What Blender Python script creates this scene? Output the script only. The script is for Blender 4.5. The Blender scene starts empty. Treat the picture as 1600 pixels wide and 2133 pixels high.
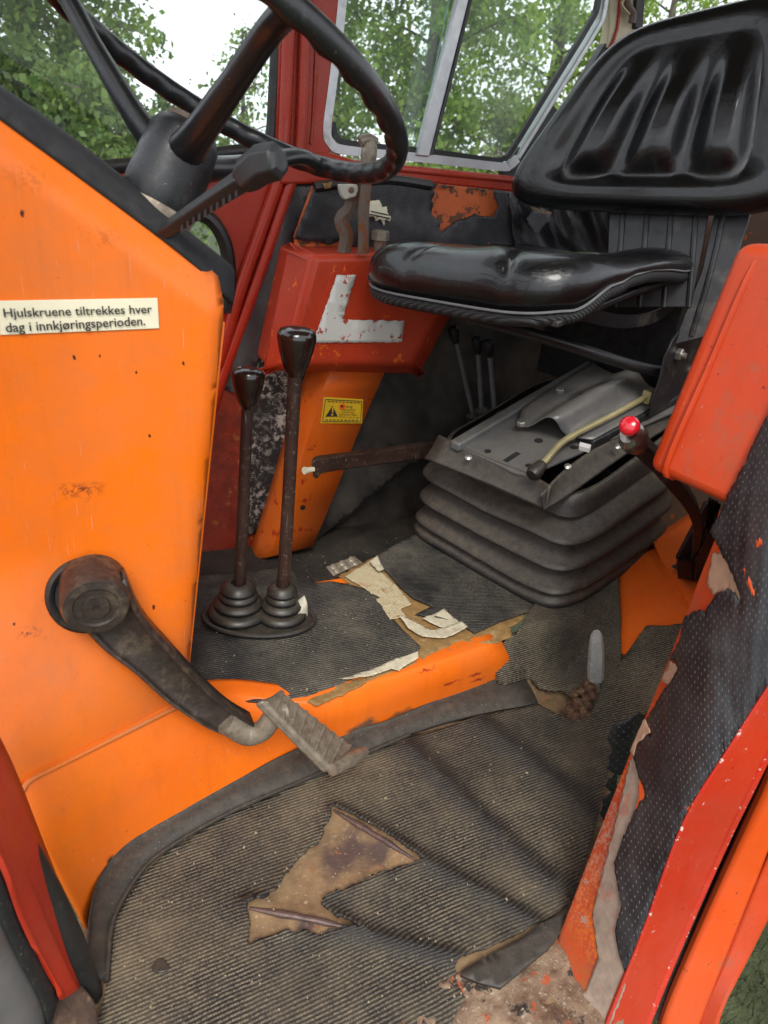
import bpy, bmesh, math, random
import numpy as np
from mathutils import Vector as V, Matrix, noise, geometry

rnd = random.Random(7)
S = bpy.context.scene
COL = S.collection

# ------------------------------------------------------------------ camera
PW, PH, FPX = 1600.0, 2133.0, 1450.0
YAW, PITCH, ROLL = (math.radians(a) for a in (26.0, 26.9, 5.7))
CAM = V((0, 0, 1.0))
F_ = V((math.sin(YAW)*math.cos(PITCH), math.cos(YAW)*math.cos(PITCH), -math.sin(PITCH)))
R0 = V((math.cos(YAW), -math.sin(YAW), 0)); U0 = R0.cross(F_)
R_ = R0*math.cos(ROLL) + U0*math.sin(ROLL)
U_ = -R0*math.sin(ROLL) + U0*math.cos(ROLL)
cd = bpy.data.cameras.new('camera'); cam = bpy.data.objects.new('camera', cd); COL.objects.link(cam)
cam.matrix_world = Matrix(((R_.x, U_.x, -F_.x, CAM.x), (R_.y, U_.y, -F_.y, CAM.y), (R_.z, U_.z, -F_.z, CAM.z), (0, 0, 0, 1)))
cd.sensor_fit = 'VERTICAL'; cd.sensor_height = 36.0; cd.lens = 36.0*FPX/PH
cd.clip_start = 0.02; cd.clip_end = 2000
cd.dof.use_dof = True; cd.dof.focus_distance = 1.25; cd.dof.aperture_fstop = 6.0
S.camera = cam

# ------------------------------------------------------------------ sky and sun (bright overcast)
SUN_EL, SUN_AZ = math.radians(50), math.radians(200)
w = bpy.data.worlds.new('World'); S.world = w; w.use_nodes = True
wt = w.node_tree; wt.nodes.clear()
wo = wt.nodes.new('ShaderNodeOutputWorld'); bg = wt.nodes.new('ShaderNodeBackground')
sky = wt.nodes.new('ShaderNodeTexSky'); sky.sky_type = 'NISHITA'; sky.sun_disc = False
sky.sun_elevation = SUN_EL; sky.sun_rotation = SUN_AZ
hs = wt.nodes.new('ShaderNodeHueSaturation'); hs.inputs['Saturation'].default_value = 0.22
mx = wt.nodes.new('ShaderNodeMix'); mx.data_type = 'RGBA'
tc = wt.nodes.new('ShaderNodeTexCoord'); nz = wt.nodes.new('ShaderNodeTexNoise'); nz.inputs['Scale'].default_value = 2.2; nz.inputs['Detail'].default_value = 6
mr = wt.nodes.new('ShaderNodeMapRange'); mr.inputs['From Min'].default_value = 0.3; mr.inputs['From Max'].default_value = 0.7
mr.inputs['To Min'].default_value = 0.75; mr.inputs['To Max'].default_value = 1.0
wt.links.new(tc.outputs['Generated'], nz.inputs['Vector']); wt.links.new(nz.outputs['Fac'], mr.inputs['Value'])
wt.links.new(sky.outputs['Color'], hs.inputs['Color']); wt.links.new(hs.outputs['Color'], mx.inputs['A'])
mx.inputs['B'].default_value = (6.6, 6.9, 7.4, 1)      # the even white of a thin cloud deck
wt.links.new(mr.outputs['Result'], mx.inputs['Factor'])
wt.links.new(mx.outputs['Result'], bg.inputs['Color']); bg.inputs['Strength'].default_value = 0.13
wt.links.new(bg.outputs['Background'], wo.inputs['Surface'])
sl = bpy.data.lights.new('sun', 'SUN'); sl.energy = 1.5; sl.angle = math.radians(22); sl.color = (1.0, 0.96, 0.9)
so = bpy.data.objects.new('sun', sl); COL.objects.link(so)
sd = V((math.sin(SUN_AZ)*math.cos(SUN_EL), math.cos(SUN_AZ)*math.cos(SUN_EL), math.sin(SUN_EL)))
so.rotation_euler = sd.to_track_quat('Z', 'Y').to_euler(); so.location = sd*20
vs = S.view_settings; vs.view_transform = 'Standard'; vs.look = 'None'; vs.gamma = 1.0; vs.use_curve_mapping = False
vs.exposure = 0.98

# ------------------------------------------------------------------ pixel -> place
def ray(x, y): return F_ + R_*((x-PW/2)/FPX) - U_*((y-PH/2)/FPX)
def PL(x, y, p0, n):
    d = ray(x, y); return CAM + d*((V(p0)-CAM).dot(V(n))/d.dot(V(n)))
def Zp(x, y, z=0.0): return PL(x, y, (0, 0, z), (0, 0, 1))
def Yp(x, y, yy): return PL(x, y, (0, yy, 0), (0, 1, 0))
def Xp(x, y, xx): return PL(x, y, (xx, 0, 0), (1, 0, 0))
def Zs(pts, z): return [Zp(a, b, z) for a, b in pts]
def Ys(pts, yy): return [Yp(a, b, yy) for a, b in pts]
def HF(x, y, f):
    z = 0.0
    for _ in range(25):
        p = Zp(x, y, z); z = 0.5*z + 0.5*f(p.x, p.y)
    return Zp(x, y, z)
def sst(a, b, x):
    t = min(1, max(0, (x-a)/(b-a))); return t*t*(3-2*t)

# ------------------------------------------------------------------ objects
WL = {}
def thing(name, label, cat, loc, group=None):
    o = bpy.data.objects.new(name, None); COL.objects.link(o); o.location = loc; o.empty_display_size = 0.05
    o['label'] = label; o['category'] = cat
    if group: o['group'] = group
    WL[o.name] = V(loc); return o
def tag(o, label, cat, group=None):
    o['label'] = label; o['category'] = cat
    if group: o['group'] = group
    return o
def mesh_obj(name, vs_, fs, mat, parent=None, smooth=35, bevel=0, seg=2, solid=0, sub=0, uv=None, kind=None, flip=False):
    if parent is not None:
        off = WL[parent.name]
    else:
        vs0 = [V(v) for v in vs_]
        n = len(vs0); off = V((sum(v.x for v in vs0)/n, sum(v.y for v in vs0)/n, min(v.z for v in vs0)))
    me = bpy.data.meshes.new(name)
    me.from_pydata([tuple(V(v)-off) for v in vs_], [], [tuple(reversed(f)) if flip else tuple(f) for f in fs])
    if uv is not None:
        ul = me.uv_layers.new(name='UVMap'); li = np.empty(len(me.loops), dtype=np.int32); me.loops.foreach_get('vertex_index', li)
        ul.data.foreach_set('uv', np.asarray(uv, dtype=np.float32)[li].ravel())
    me.update()
    if smooth:
        me.shade_smooth(); me.set_sharp_from_angle(angle=math.radians(smooth))
    o = bpy.data.objects.new(name, me); COL.objects.link(o); WL[o.name] = off
    if mat: me.materials.append(mat)
    if parent is not None: o.parent = parent
    else: o.location = off
    if solid:
        m = o.modifiers.new('solid', 'SOLIDIFY'); m.thickness = solid; m.offset = -1
    if bevel:
        m = o.modifiers.new('bevel', 'BEVEL'); m.width = bevel; m.segments = seg; m.limit_method = 'ANGLE'; m.angle_limit = math.radians(40); m.harden_normals = False
    if sub:
        m = o.modifiers.new('sub', 'SUBSURF'); m.levels = sub; m.render_levels = sub
    if kind: o['kind'] = kind
    return o
def join(parts):
    vv, ff = [], []
    for a, b in parts:
        k = len(vv); vv += list(a); ff += [tuple(i+k for i in f) for f in b]
    return vv, ff
def newell(p):
    n = V((0, 0, 0))
    for i in range(len(p)):
        a, b = p[i], p[(i+1) % len(p)]
        n += V(((a.y-b.y)*(a.z+b.z), (a.z-b.z)*(a.x+b.x), (a.x-b.x)*(a.y+b.y)))
    return n.normalized()
def prism_g(p, vec):
    p = [V(q) for q in p]; vec = V(vec)
    if newell(p).dot(vec) > 0: p = p[::-1]
    n = len(p); v = p + [q+vec for q in p]
    f = [tuple(range(n)), tuple(range(2*n-1, n-1, -1))]
    for i in range(n):
        j = (i+1) % n; f.append((i, i+n, j+n, j))
    return v, f
def slab(name, pts, th, mat, parent=None, bevel=0.003, vec=None, **k):
    """polygon extruded away from the camera side"""
    p = [V(q) for q in pts]
    if vec is None:
        n = newell(p); c = sum(p, V((0, 0, 0)))/len(p)
        if n.dot(CAM-c) < 0: n = -n
        vec = -n*th
    v, f = prism_g(p, vec)
    return mesh_obj(name, v, f, mat, parent, bevel=bevel, **k)
def box_g(c, ax, ay, az):
    c, ax, ay, az = V(c), V(ax)/2, V(ay)/2, V(az)/2
    return prism_g([c-ax-ay+az, c+ax-ay+az, c+ax+ay+az, c-ax+ay+az], -az*2)
def cr(p, k):
    """Catmull-Rom through points, k steps a span"""
    p = [V(q) for q in p]
    if len(p) < 3: return [p[0].lerp(p[-1], i/k) for i in range(k+1)]
    o = []
    for i in range(len(p)-1):
        a = p[i-1] if i else p[0]*2-p[1]; b, c = p[i], p[i+1]; d = p[i+2] if i+2 < len(p) else p[-1]*2-p[-2]
        for j in range(k):
            t = j/k
            o.append(0.5*((2*b)+(c-a)*t+(2*a-5*b+4*c-d)*t*t+(3*b-a-3*c+d)*t**3))
    return o+[p[-1]]
def tube_g(pts, r, seg=12, k=6, flat=1.0, up=None):
    """r: number, or list matching pts; flat squashes the section across 'up'"""
    n0 = len(pts); c = cr(pts, k)
    if isinstance(r, (int, float)): r = [r]*n0
    rr = []
    for i in range(len(c)):
        s = i/(len(c)-1)*(n0-1); a = min(n0-2, int(s)); rr.append(r[a]+(r[a+1]-r[a])*(s-a))
    v, f = [], []; pn = None
    for i, q in enumerate(c):
        t = (c[min(i+1, len(c)-1)]-c[max(i-1, 0)]).normalized()
        if up is not None: nn = (V(up)-t*t.dot(V(up))).normalized()
        elif pn is None:
            nn = t.orthogonal().normalized()
        else: nn = (pn-t*t.dot(pn)).normalized()
        pn = nn; bb = t.cross(nn)
        for j in range(seg):
            a = 2*math.pi*j/seg; v.append(q+nn*(math.cos(a)*rr[i]*flat)+bb*(math.sin(a)*rr[i]))
    for i in range(len(c)-1):
        for j in range(seg):
            f.append((i*seg+j, i*seg+(j+1) % seg, (i+1)*seg+(j+1) % seg, (i+1)*seg+j))
    f.append(tuple(range(seg-1, -1, -1))); f.append(tuple(len(v)-seg+j for j in range(seg)))
    return v, f
def lathe_g(prof, o, ax, seg=24, sx=1.0):
    ax = V(ax).normalized(); e = ax.orthogonal().normalized(); g = ax.cross(e); v, f = [], []
    for r, h in prof:
        for j in range(seg):
            a = 2*math.pi*j/seg; v.append(V(o)+ax*h+(e*math.cos(a)*sx+g*math.sin(a))*max(r, 1e-5))
    m = len(prof)
    for i in range(m-1):
        for j in range(seg):
            f.append((i*seg+j, i*seg+(j+1) % seg, (i+1)*seg+(j+1) % seg, (i+1)*seg+j))
    f.append(tuple(range(seg-1, -1, -1))); f.append(tuple((m-1)*seg+j for j in range(seg)))
    return v, f
def obj(name, g, mat, parent=None, **k): return mesh_obj(name, g[0], g[1], mat, parent, **k)
def loft_g(rows, ku=3, kv=3):
    rows = [cr(r, ku) for r in rows]; cols = [cr([r[i] for r in rows], kv) for i in range(len(rows[0]))]
    m = len(cols[0]); v, f = [], []
    for c in cols: v += c
    for i in range(len(cols)-1):
        for j in range(m-1): f.append((i*m+j, (i+1)*m+j, (i+1)*m+j+1, i*m+j+1))
    a = [v[q] for q in f[len(f)//2]]
    if newell(a).dot(CAM-a[0]) < 0: f = [q[::-1] for q in f]
    return v, f
def inside(px_, py_, poly):
    r = np.zeros(len(px_), bool); n = len(poly)
    for i in range(n):
        x1, y1 = poly[i]; x2, y2 = poly[(i+1) % n]
        if y1 == y2: continue
        c = ((y1 > py_) != (y2 > py_)) & (px_ < (x2-x1)*(py_-y1)/(y2-y1)+x1); r ^= c
    return r
def jagged(p, amp, step, seed):
    o = []; n = len(p)
    for i in range(n):
        a, b = V(p[i]), V(p[(i+1) % n]); L = (b-a).length; k = max(1, int(L/step)); d = (b-a)/max(L, 1e-9); q = V((-d.y, d.x))
        for j in range(k):
            c = a.lerp(b, j/k); e = 0
            if j:
                e = noise.noise(V((c.x*60+seed, c.y*60, seed)))*amp*1.1 + noise.noise(V((c.x*230+seed, c.y*230, seed*2)))*amp*0.7
            o.append(c+q*e)
    return o
def sheet(name, pts, mat, parent=None, basis=None, step=0.02, jag=0, jstep=0.005, th=0.003, hf=None, holes=(), hjag=0, seed=1, to3=None, uvrot=0, attr=None, uvz=False, uvf=None, **k):
    """a sheet cut to an outline (3-D points projected to 'basis'), meshed inside so it can be bent by hf(u,v)"""
    pts = [V(p) for p in pts]
    if basis is None:
        n = newell(pts); c = sum(pts, V((0, 0, 0)))/len(pts)
        if n.dot(CAM-c) < 0: n = -n
        eu = (V((0, 0, 1)).cross(n)); eu = eu.normalized() if eu.length > 0.2 else V((1, 0, 0)); ev = n.cross(eu); basis = (c, eu, ev)
    o, eu, ev = (V(b) for b in basis); n = eu.cross(ev)
    P2 = lambda q: V(((V(q)-o).dot(eu), (V(q)-o).dot(ev)))
    out = [P2(p) for p in pts]; hs_ = [[P2(q) for q in h] for h in holes]
    out = jagged(out, jag, jstep if jag else step, seed)
    hs_ = [jagged(h, hjag, jstep if hjag else step, seed+3) for h in hs_]
    vv = list(out); ed = [(i, (i+1) % len(out)) for i in range(len(out))]
    for h in hs_:
        b = len(vv); vv += h; ed += [(b+i, b+(i+1) % len(h)) for i in range(len(h))]
    xs = [p.x for p in out]; ys = [p.y for p in out]
    gx, gy = np.meshgrid(np.arange(min(xs)+step/2, max(xs), step), np.arange(min(ys)+step/2, max(ys), step)); gx = gx.ravel(); gy = gy.ravel()
    ok = inside(gx, gy, [tuple(p) for p in out])
    for h in hs_: ok &= ~inside(gx, gy, [tuple(p) for p in h])
    vv += [V((a, b)) for a, b in zip(gx[ok], gy[ok])]
    r = geometry.delaunay_2d_cdt(vv, ed, [], 0, 1e-6)
    v2, fs = r[0], r[2]
    cx = np.array([sum(v2[i].x for i in f)/3 for f in fs]); cy = np.array([sum(v2[i].y for i in f)/3 for f in fs])
    ok = inside(cx, cy, [tuple(p) for p in out])
    for h in hs_: ok &= ~inside(cx, cy, [tuple(p) for p in h])
    fs = [f for f, q in zip(fs, ok) if q]
    if to3: v3 = [to3(p.x, p.y) for p in v2]
    else: v3 = [o+eu*p.x+ev*p.y+(n*hf(p.x, p.y) if hf else V((0, 0, 0))) for p in v2]
    c_, s_ = math.cos(uvrot), math.sin(uvrot)
    uw = [(p.x+(hf(p.x, p.y) if uvz else 0), p.y+(hf(p.x, p.y) if uvz else 0)) for p in v2]
    if uvf: uw = [uvf(p.x, p.y) for p in v2]
    uv = [(a*c_-b*s_, a*s_+b*c_) for a, b in uw]
    f2 = []
    for f in fs:
        a, b, c = (v2[i] for i in f)
        f2.append(f if (b-a).cross(c-a) > 0 else f[::-1])
    o_ = mesh_obj(name, v3, f2, mat, parent, solid=th, uv=uv, **k)
    if attr:
        at_ = o_.data.attributes.new('rub', 'FLOAT', 'POINT'); at_.data.foreach_set('value', np.array([attr(p.x, p.y) for p in v2], dtype=np.float32))
    return o_
XY = ((0, 0, 0), (1, 0, 0), (0, 1, 0))

# ------------------------------------------------------------------ materials
class NT:
    def __init__(s, name):
        s.m = bpy.data.materials.new(name); s.m.use_nodes = True; s.t = s.m.node_tree; s.t.nodes.clear()
        s.o = s.n('OutputMaterial'); s.b = s.n('BsdfPrincipled'); s.l(s.b.outputs[0], s.o.inputs[0])
        s.tc = s.n('TexCoord')
    def n(s, t): return s.t.nodes.new('ShaderNode'+t)
    def l(s, a, b): s.t.links.new(a, b)
    def put(s, i, v):
        if hasattr(v, 'is_linked') or hasattr(v, 'links'): s.l(v, i)
        else: i.default_value = v
    def math(s, op, a, b=None, c=None):
        q = s.n('Math'); q.operation = op
        for i, v in enumerate((a, b, c)):
            if v is not None: s.put(q.inputs[i], v)
        return q.outputs[0]
    def vec(s, op, a, b=None, scale=None):
        q = s.n('VectorMath'); q.operation = op; s.put(q.inputs[0], a)
        if b is not None: s.put(q.inputs[1], b)
        if scale is not None: q.inputs['Scale'].default_value = scale
        return q.outputs['Value'] if op in ('LENGTH', 'DISTANCE', 'DOT_PRODUCT') else q.outputs[0]
    def noise(s, scale, detail=5, rough=0.55, co=None, dist=0, seed=0, color=False):
        q = s.n('TexNoise'); q.inputs['Scale'].default_value = scale; q.inputs['Detail'].default_value = detail
        q.inputs['Roughness'].default_value = rough; q.inputs['Distortion'].default_value = dist
        c = co if co is not None else s.tc.outputs['Object']
        if seed: c = s.vec('ADD', c, (seed*3.1, seed*1.7, seed*2.3))
        s.l(c, q.inputs['Vector']); return q.outputs['Color'] if color else q.outputs['Fac']
    def rng(s, v, a, b, c=0.0, d=1.0):
        q = s.n('MapRange'); s.put(q.inputs[0], v); q.inputs[1].default_value = a; q.inputs[2].default_value = b
        q.inputs[3].default_value = c; q.inputs[4].default_value = d; return q.outputs[0]
    def mix(s, f, a, b):
        q = s.n('Mix'); q.data_type = 'RGBA'; s.put(q.inputs['Factor'], f)
        for k, v in (('A', a), ('B', b)):
            if isinstance(v, tuple): v = v if len(v) == 4 else v+(1,)
            s.put(q.inputs[k], v)
        return q.outputs['Result']
    def bump(s, h, strength=0.3, dist=0.002, nrm=None):
        q = s.n('Bump'); q.inputs['Strength'].default_value = strength; q.inputs['Distance'].default_value = dist
        s.put(q.inputs['Height'], h)
        if nrm is not None: s.l(nrm, q.inputs['Normal'])
        return q.outputs[0]
    def spot(s, p, r, soft=0.4, wob=0.6, wscale=60, loc=V((0, 0, 0)), stretch=(1, 1, 1)):
        c = s.tc.outputs['Object']; d = s.noise(wscale, 4, 0.6, color=True); d = s.vec('SUBTRACT', d, (0.5, 0.5, 0.5)); d = s.vec('SCALE', d, scale=wob*r*2)
        c = s.vec('ADD', c, d); c = s.vec('SUBTRACT', c, tuple(V(p)-V(loc))); c = s.vec('MULTIPLY', c, stretch)
        return s.rng(s.vec('LENGTH', c), r, r*(1-soft), 0, 1)
    def col(s, c): s.put(s.b.inputs['Base Color'], c if not isinstance(c, tuple) else (c if len(c) == 4 else c+(1,)))
    def set(s, **k):
        for a, v in k.items(): s.put(s.b.inputs[a.replace('_', ' ')], v)
        return s.m
ORANGE = (0.80, 0.155, 0.003); ORANGE2 = (0.72, 0.105, 0.005); RED = (0.44, 0.026, 0.008); RUST = (0.12, 0.045, 0.018); BROWN = (0.11, 0.065, 0.032); DUST = (0.30, 0.235, 0.15)
def paint(name, base, var=None, chips=0.0, chipcol=(0.05, 0.018, 0.012), chscale=90, dirt=0.0, dirtcol=(0.16, 0.11, 0.07), under=None, und=0.0, rough=0.38, spots=(), loc=(0, 0, 0), bump=0.09, coat=0.0, grime=0.22, spk=1.0, scuffs=()):
    t = NT(name); c = base+(1,)
    v = var or tuple(x*0.72 for x in base)
    c = t.mix(t.rng(t.noise(5, 6, 0.6), 0.35, 0.75), c, v)
    c = t.mix(t.rng(t.noise(2.6, 5, 0.6, seed=41), 0.45, 0.72, 0, 0.35), c, tuple(min(1, x*1.04+0.035) for x in base))
    rm = t.n('Mapping'); rm.inputs['Scale'].default_value = (42, 42, 3.2); t.l(t.tc.outputs['Object'], rm.inputs['Vector'])
    c = t.mix(t.rng(t.noise(1.0, 5, 0.65, co=rm.outputs[0]), 0.52, 0.78, 0, 0.30), c, tuple(x*0.62 for x in base))
    c = t.mix(t.rng(t.noise(240, 3, 0.6, seed=9), 0.62, 0.72, 0, 0.22), c, tuple(x*0.4 for x in base))
    sm = t.n('Mapping'); sm.inputs['Rotation'].default_value = (0.5, 0.9, 0.7); sm.inputs['Scale'].default_value = (500, 330, 14); t.l(t.tc.outputs['Object'], sm.inputs['Vector'])
    scr = t.math('MULTIPLY', t.rng(t.noise(1.0, 2, 0.5, co=sm.outputs[0]), 0.70, 0.74), t.rng(t.noise(6, 3, seed=14), 0.45, 0.6))
    c = t.mix(t.math('MULTIPLY', scr, 0.75), c, tuple(min(1, x*0.6+0.22) for x in base))
    c = t.mix(t.math('MULTIPLY', t.rng(t.noise(3.5, 9, 0.72, seed=15), 0.42, 0.75), grime), c, (0.20, 0.14, 0.09))
    c = t.mix(t.rng(t.noise(75, 4, 0.75, seed=16), 0.69, 0.71, 0, 0.75*spk), c, tuple(x*0.22 for x in base))
    if under is not None:
        c = t.mix(t.rng(t.noise(28, 8, 0.68, seed=3), 0.5+0.2*(1-und), 0.53+0.2*(1-und)), c, under)
    if dirt: c = t.mix(t.rng(t.noise(9, 8, 0.7, seed=5), 0.62-0.25*dirt, 0.80-0.1*dirt, 0, 0.85), c, dirtcol)
    hm = None
    if chips:
        hm = t.rng(t.noise(chscale, 6, 0.7, seed=2), 0.72-0.12*chips, 0.73-0.12*chips)
        c = t.mix(hm, c, chipcol)
    for (p, r, cc, st) in spots:
        c = t.mix(t.spot(p, r, 0.45, 0.7, 1.1/max(r, 0.006), loc, st), c, cc)
    for (p, r, cc, st) in scuffs:
        c = t.mix(t.math('MULTIPLY', t.spot(p, r, 1.0, 0.5, 0.8/max(r, 0.006), loc, st), t.rng(t.noise(170, 5, 0.7, seed=31), 0.50, 0.54)), c, cc)
    t.col(c)
    rr = t.rng(t.noise(20, 6, 0.65, seed=4), 0.3, 0.8, rough*0.75, rough*1.5)
    if hm is not None:
        q = t.n('Mix'); t.put(q.inputs[0], hm); t.l(rr, q.inputs[2]); q.inputs[3].default_value = 0.85; rr = q.outputs[0]
    b = t.bump(t.noise(160, 4, 0.6), bump, 0.002)
    if hm is not None: b = t.bump(t.math('SUBTRACT', 1.0, hm), 0.4, 0.0008, b)
    return t.set(Roughness=rr, Normal=b, Coat_Weight=coat, Coat_Roughness=0.25, Specular_IOR_Level=0.28)
def plain(name, c, rough=0.5, metal=0.0, var=0.35, scale=30, dirt=0.0, dirtcol=BROWN, dscale=14, bump=0.12, bscale=220, spec=0.5, coat=0.0, updust=0.0, updcol=(0.19, 0.15, 0.10), fleck=0.0):
    t = NT(name); k = t.mix(t.rng(t.noise(scale, 6, 0.62), 0.3, 0.75), c+(1,), tuple(x*(1-var) for x in c))
    if dirt: k = t.mix(t.rng(t.noise(dscale, 8, 0.7, seed=6), 0.66-0.3*dirt, 0.84-0.2*dirt, 0, 0.9), k, dirtcol)
    if updust:
        ge = t.n('NewGeometry'); sx_ = t.n('SeparateXYZ'); t.l(ge.outputs['Normal'], sx_.inputs[0])
        um = t.math('MULTIPLY', t.rng(sx_.outputs['Z'], 0.05, 0.75), t.rng(t.noise(60, 8, 0.75, seed=21), 0.30, 0.62, 0.25, 1.0))
        k = t.mix(t.math('MULTIPLY', um, updust), k, updcol)
    k = t.mix(t.rng(t.noise(420, 2, 0.5, seed=23), 0.70, 0.74, 0, fleck), k, (0.34, 0.31, 0.26))
    t.col(k)
    return t.set(Roughness=t.rng(t.noise(scale*1.7, 5, 0.6, seed=8), 0.3, 0.75, rough*0.8, min(1, rough*1.3)), Metallic=metal, Normal=t.bump(t.noise(bscale, 4, 0.6), bump, 0.0015), Specular_IOR_Level=spec, Coat_Weight=coat)
def vinyl(name, base=(0.012, 0.012, 0.014), dots=0.0075, dotcol=(0.30, 0.29, 0.28), dotr=0.17, rough=0.42, dust=0.25, dustcol=(0.16, 0.15, 0.15), dscale=6):
    t = NT(name); u = t.tc.outputs['UV']
    sc = 1/dots; q = t.n('Mapping'); q.inputs['Rotation'].default_value = (0, 0, math.radians(45)); q.inputs['Scale'].default_value = (sc, sc, sc); t.l(u, q.inputs['Vector'])
    wv = t.vec('ADD', q.outputs[0], t.vec('SCALE', t.noise(3, 2, color=True, co=q.outputs[0]), scale=0.12))
    d = t.vec('LENGTH', t.vec('MULTIPLY', t.vec('SUBTRACT', t.vec('FRACTION', wv), (0.5, 0.5, 0.5)), (1, 1, 0)))
    dot = t.rng(d, dotr+0.05, dotr-0.05)
    c = t.mix(t.rng(t.noise(dscale, 7, 0.65), 0.62-dust*0.5, 0.9-dust*0.3, 0, 0.9*min(1, dust*2.5)), base+(1,), dustcol)
    c = t.mix(t.math('MULTIPLY', dot, t.rng(t.noise(11, 5, 0.6, seed=2), 0.36, 0.60, 0.05, 1)), c, dotcol)
    t.col(c)
    b = t.bump(t.noise(420, 3, 0.5), 0.25, 0.0008); b = t.bump(t.math('SUBTRACT', 1.0, dot), 0.5, 0.001, b)
    return t.set(Roughness=t.rng(t.noise(15, 5), 0.3, 0.7, rough*0.8, rough*1.35), Normal=b)
def leather(name):
    t = NT(name)
    vo = t.n('TexVoronoi'); vo.feature = 'DISTANCE_TO_EDGE'; vo.inputs['Scale'].default_value = 330
    wv = t.vec('ADD', t.tc.outputs['Object'], t.vec('SCALE', t.noise(60, 3, color=True), scale=0.012)); t.l(wv, vo.inputs['Vector'])
    h = t.math('ADD', t.math('MULTIPLY', t.rng(vo.outputs['Distance'], 0, 0.25), 0.35), t.math('MULTIPLY', t.noise(70, 7, 0.62, dist=1.2), 0.9))
    t.col(t.mix(t.rng(t.noise(55, 8, 0.75, seed=4, dist=0.8), 0.63, 0.75, 0, 0.35), (0.0055, 0.0055, 0.006, 1), (0.04, 0.04, 0.042)))
    return t.set(Roughness=t.rng(t.noise(25, 6, 0.65), 0.3, 0.75, 0.15, 0.27), Normal=t.bump(h, 0.38, 0.0014), Coat_Weight=0.35, Coat_Roughness=0.10, Specular_IOR_Level=0.45)
def ribmat(name, period=0.009, dust=0.5, dustcol=(0.27, 0.225, 0.135), base=(0.012, 0.0125, 0.014), dscale=4.0, wet=0.0):
    t = NT(name); u = t.tc.outputs['UV']; sp = t.n('SeparateXYZ')
    wv = t.vec('ADD', u, t.vec('SCALE', t.vec('SUBTRACT', t.noise(14, 4, color=True), (0.5, 0.5, 0.5)), scale=0.006)); t.l(wv, sp.inputs[0])
    rib = t.math('PINGPONG', t.math('DIVIDE', sp.outputs['Y'], period), 0.5); rib = t.rng(rib, 0.12, 0.40)
    crs = t.math('PINGPONG', t.math('DIVIDE', sp.outputs['X'], period*0.62), 0.5); crs = t.rng(crs, 0.0, 0.22)
    h = t.math('MULTIPLY', rib, t.math('ADD', 0.62, t.math('MULTIPLY', crs, 0.38)))
    dm = t.rng(t.noise(dscale, 8, 0.66), 0.62-dust*0.42, 0.80-dust*0.22)
    ra_ = t.n('Attribute'); ra_.attribute_name = 'rub'
    dm = t.math('MULTIPLY', dm, t.math('SUBTRACT', 1.0, t.math('MULTIPLY', ra_.outputs['Fac'], t.rng(t.noise(30, 5, 0.7, seed=12), 0.25, 0.6, 0.55, 1.0))))
    fine = t.rng(t.noise(260, 5, 0.8, seed=3), 0.40, 0.58)
    c = t.mix(t.math('MULTIPLY', t.math('MULTIPLY', h, t.math('ADD', t.math('MULTIPLY', dm, 0.9), 0.14)), t.math('ADD', t.math('MULTIPLY', fine, 0.95), 0.12)), base+(1,), dustcol)
    c = t.mix(t.math('MULTIPLY', dm, t.rng(t.noise(7, 7, 0.7, seed=8), 0.44, 0.68, 0, 0.72)), c, tuple(x*0.62 for x in dustcol))
    c = t.mix(t.rng(t.noise(330, 2, 0.5, seed=5), 0.72, 0.76, 0, 0.8), c, (0.33, 0.29, 0.22))
    t.col(c)
    return t.set(Roughness=t.rng(dm, 0, 1, 0.55, 0.85), Normal=t.bump(t.noise(300, 3), 0.15, 0.001, t.bump(h, 0.6, 0.0020)), Specular_IOR_Level=0.35)
def glass(name, dustf=0.10):
    t = NT(name); t.t.nodes.remove(t.b)
    tr = t.n('BsdfTransparent'); tr.inputs[0].default_value = (0.93, 0.97, 0.95, 1); gl = t.n('BsdfGlossy'); gl.inputs['Roughness'].default_value = 0.02
    df = t.n('BsdfDiffuse'); df.inputs[0].default_value = (0.55, 0.57, 0.55, 1); fr = t.n('Fresnel'); fr.inputs[0].default_value = 1.45
    a = t.n('MixShader'); ge = t.n('NewGeometry'); t.l(t.math('MULTIPLY', fr.outputs[0], t.math('MULTIPLY', 0.55, t.math('SUBTRACT', 1.0, ge.outputs['Backfacing']))), a.inputs[0]); t.l(tr.outputs[0], a.inputs[1]); t.l(gl.outputs[0], a.inputs[2])
    b = t.n('MixShader'); d = t.rng(t.noise(4, 8, 0.7), 0.38, 0.75, dustf*0.35, dustf*1.8); d2 = t.rng(t.noise(160, 3, 0.7, seed=3), 0.66, 0.72, 0, dustf*2)
    t.l(t.math('ADD', d, d2), b.inputs[0]); t.l(a.outputs[0], b.inputs[1]); t.l(df.outputs[0], b.inputs[2]); t.l(b.outputs[0], t.o.inputs[0])
    return t.m
def leafmat(name, c1, c2):
    t = NT(name); oi = t.n('ObjectInfo'); q = t.n('Attribute'); q.attribute_name = 'tint'
    t.col(t.mix(q.outputs['Fac'], c1+(1,), c2))
    tl = t.n('BsdfTranslucent'); t.l(t.mix(q.outputs['Fac'], tuple(x*1.6 for x in c1)+(1,), tuple(x*1.6 for x in c2)), tl.inputs[0])
    ms = t.n('MixShader'); ms.inputs[0].default_value = 0.48; t.l(t.b.outputs[0], ms.inputs[1]); t.l(tl.outputs[0], ms.inputs[2]); t.l(ms.outputs[0], t.o.inputs[0])
    return t.set(Roughness=0.5)
M = {}
M['rubber'] = plain('black_rubber', (0.013, 0.013, 0.0135), 0.62, dirt=0.35, dirtcol=(0.075, 0.06, 0.042), dscale=30, updust=0.25, fleck=0.7, bump=0.3)
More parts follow.
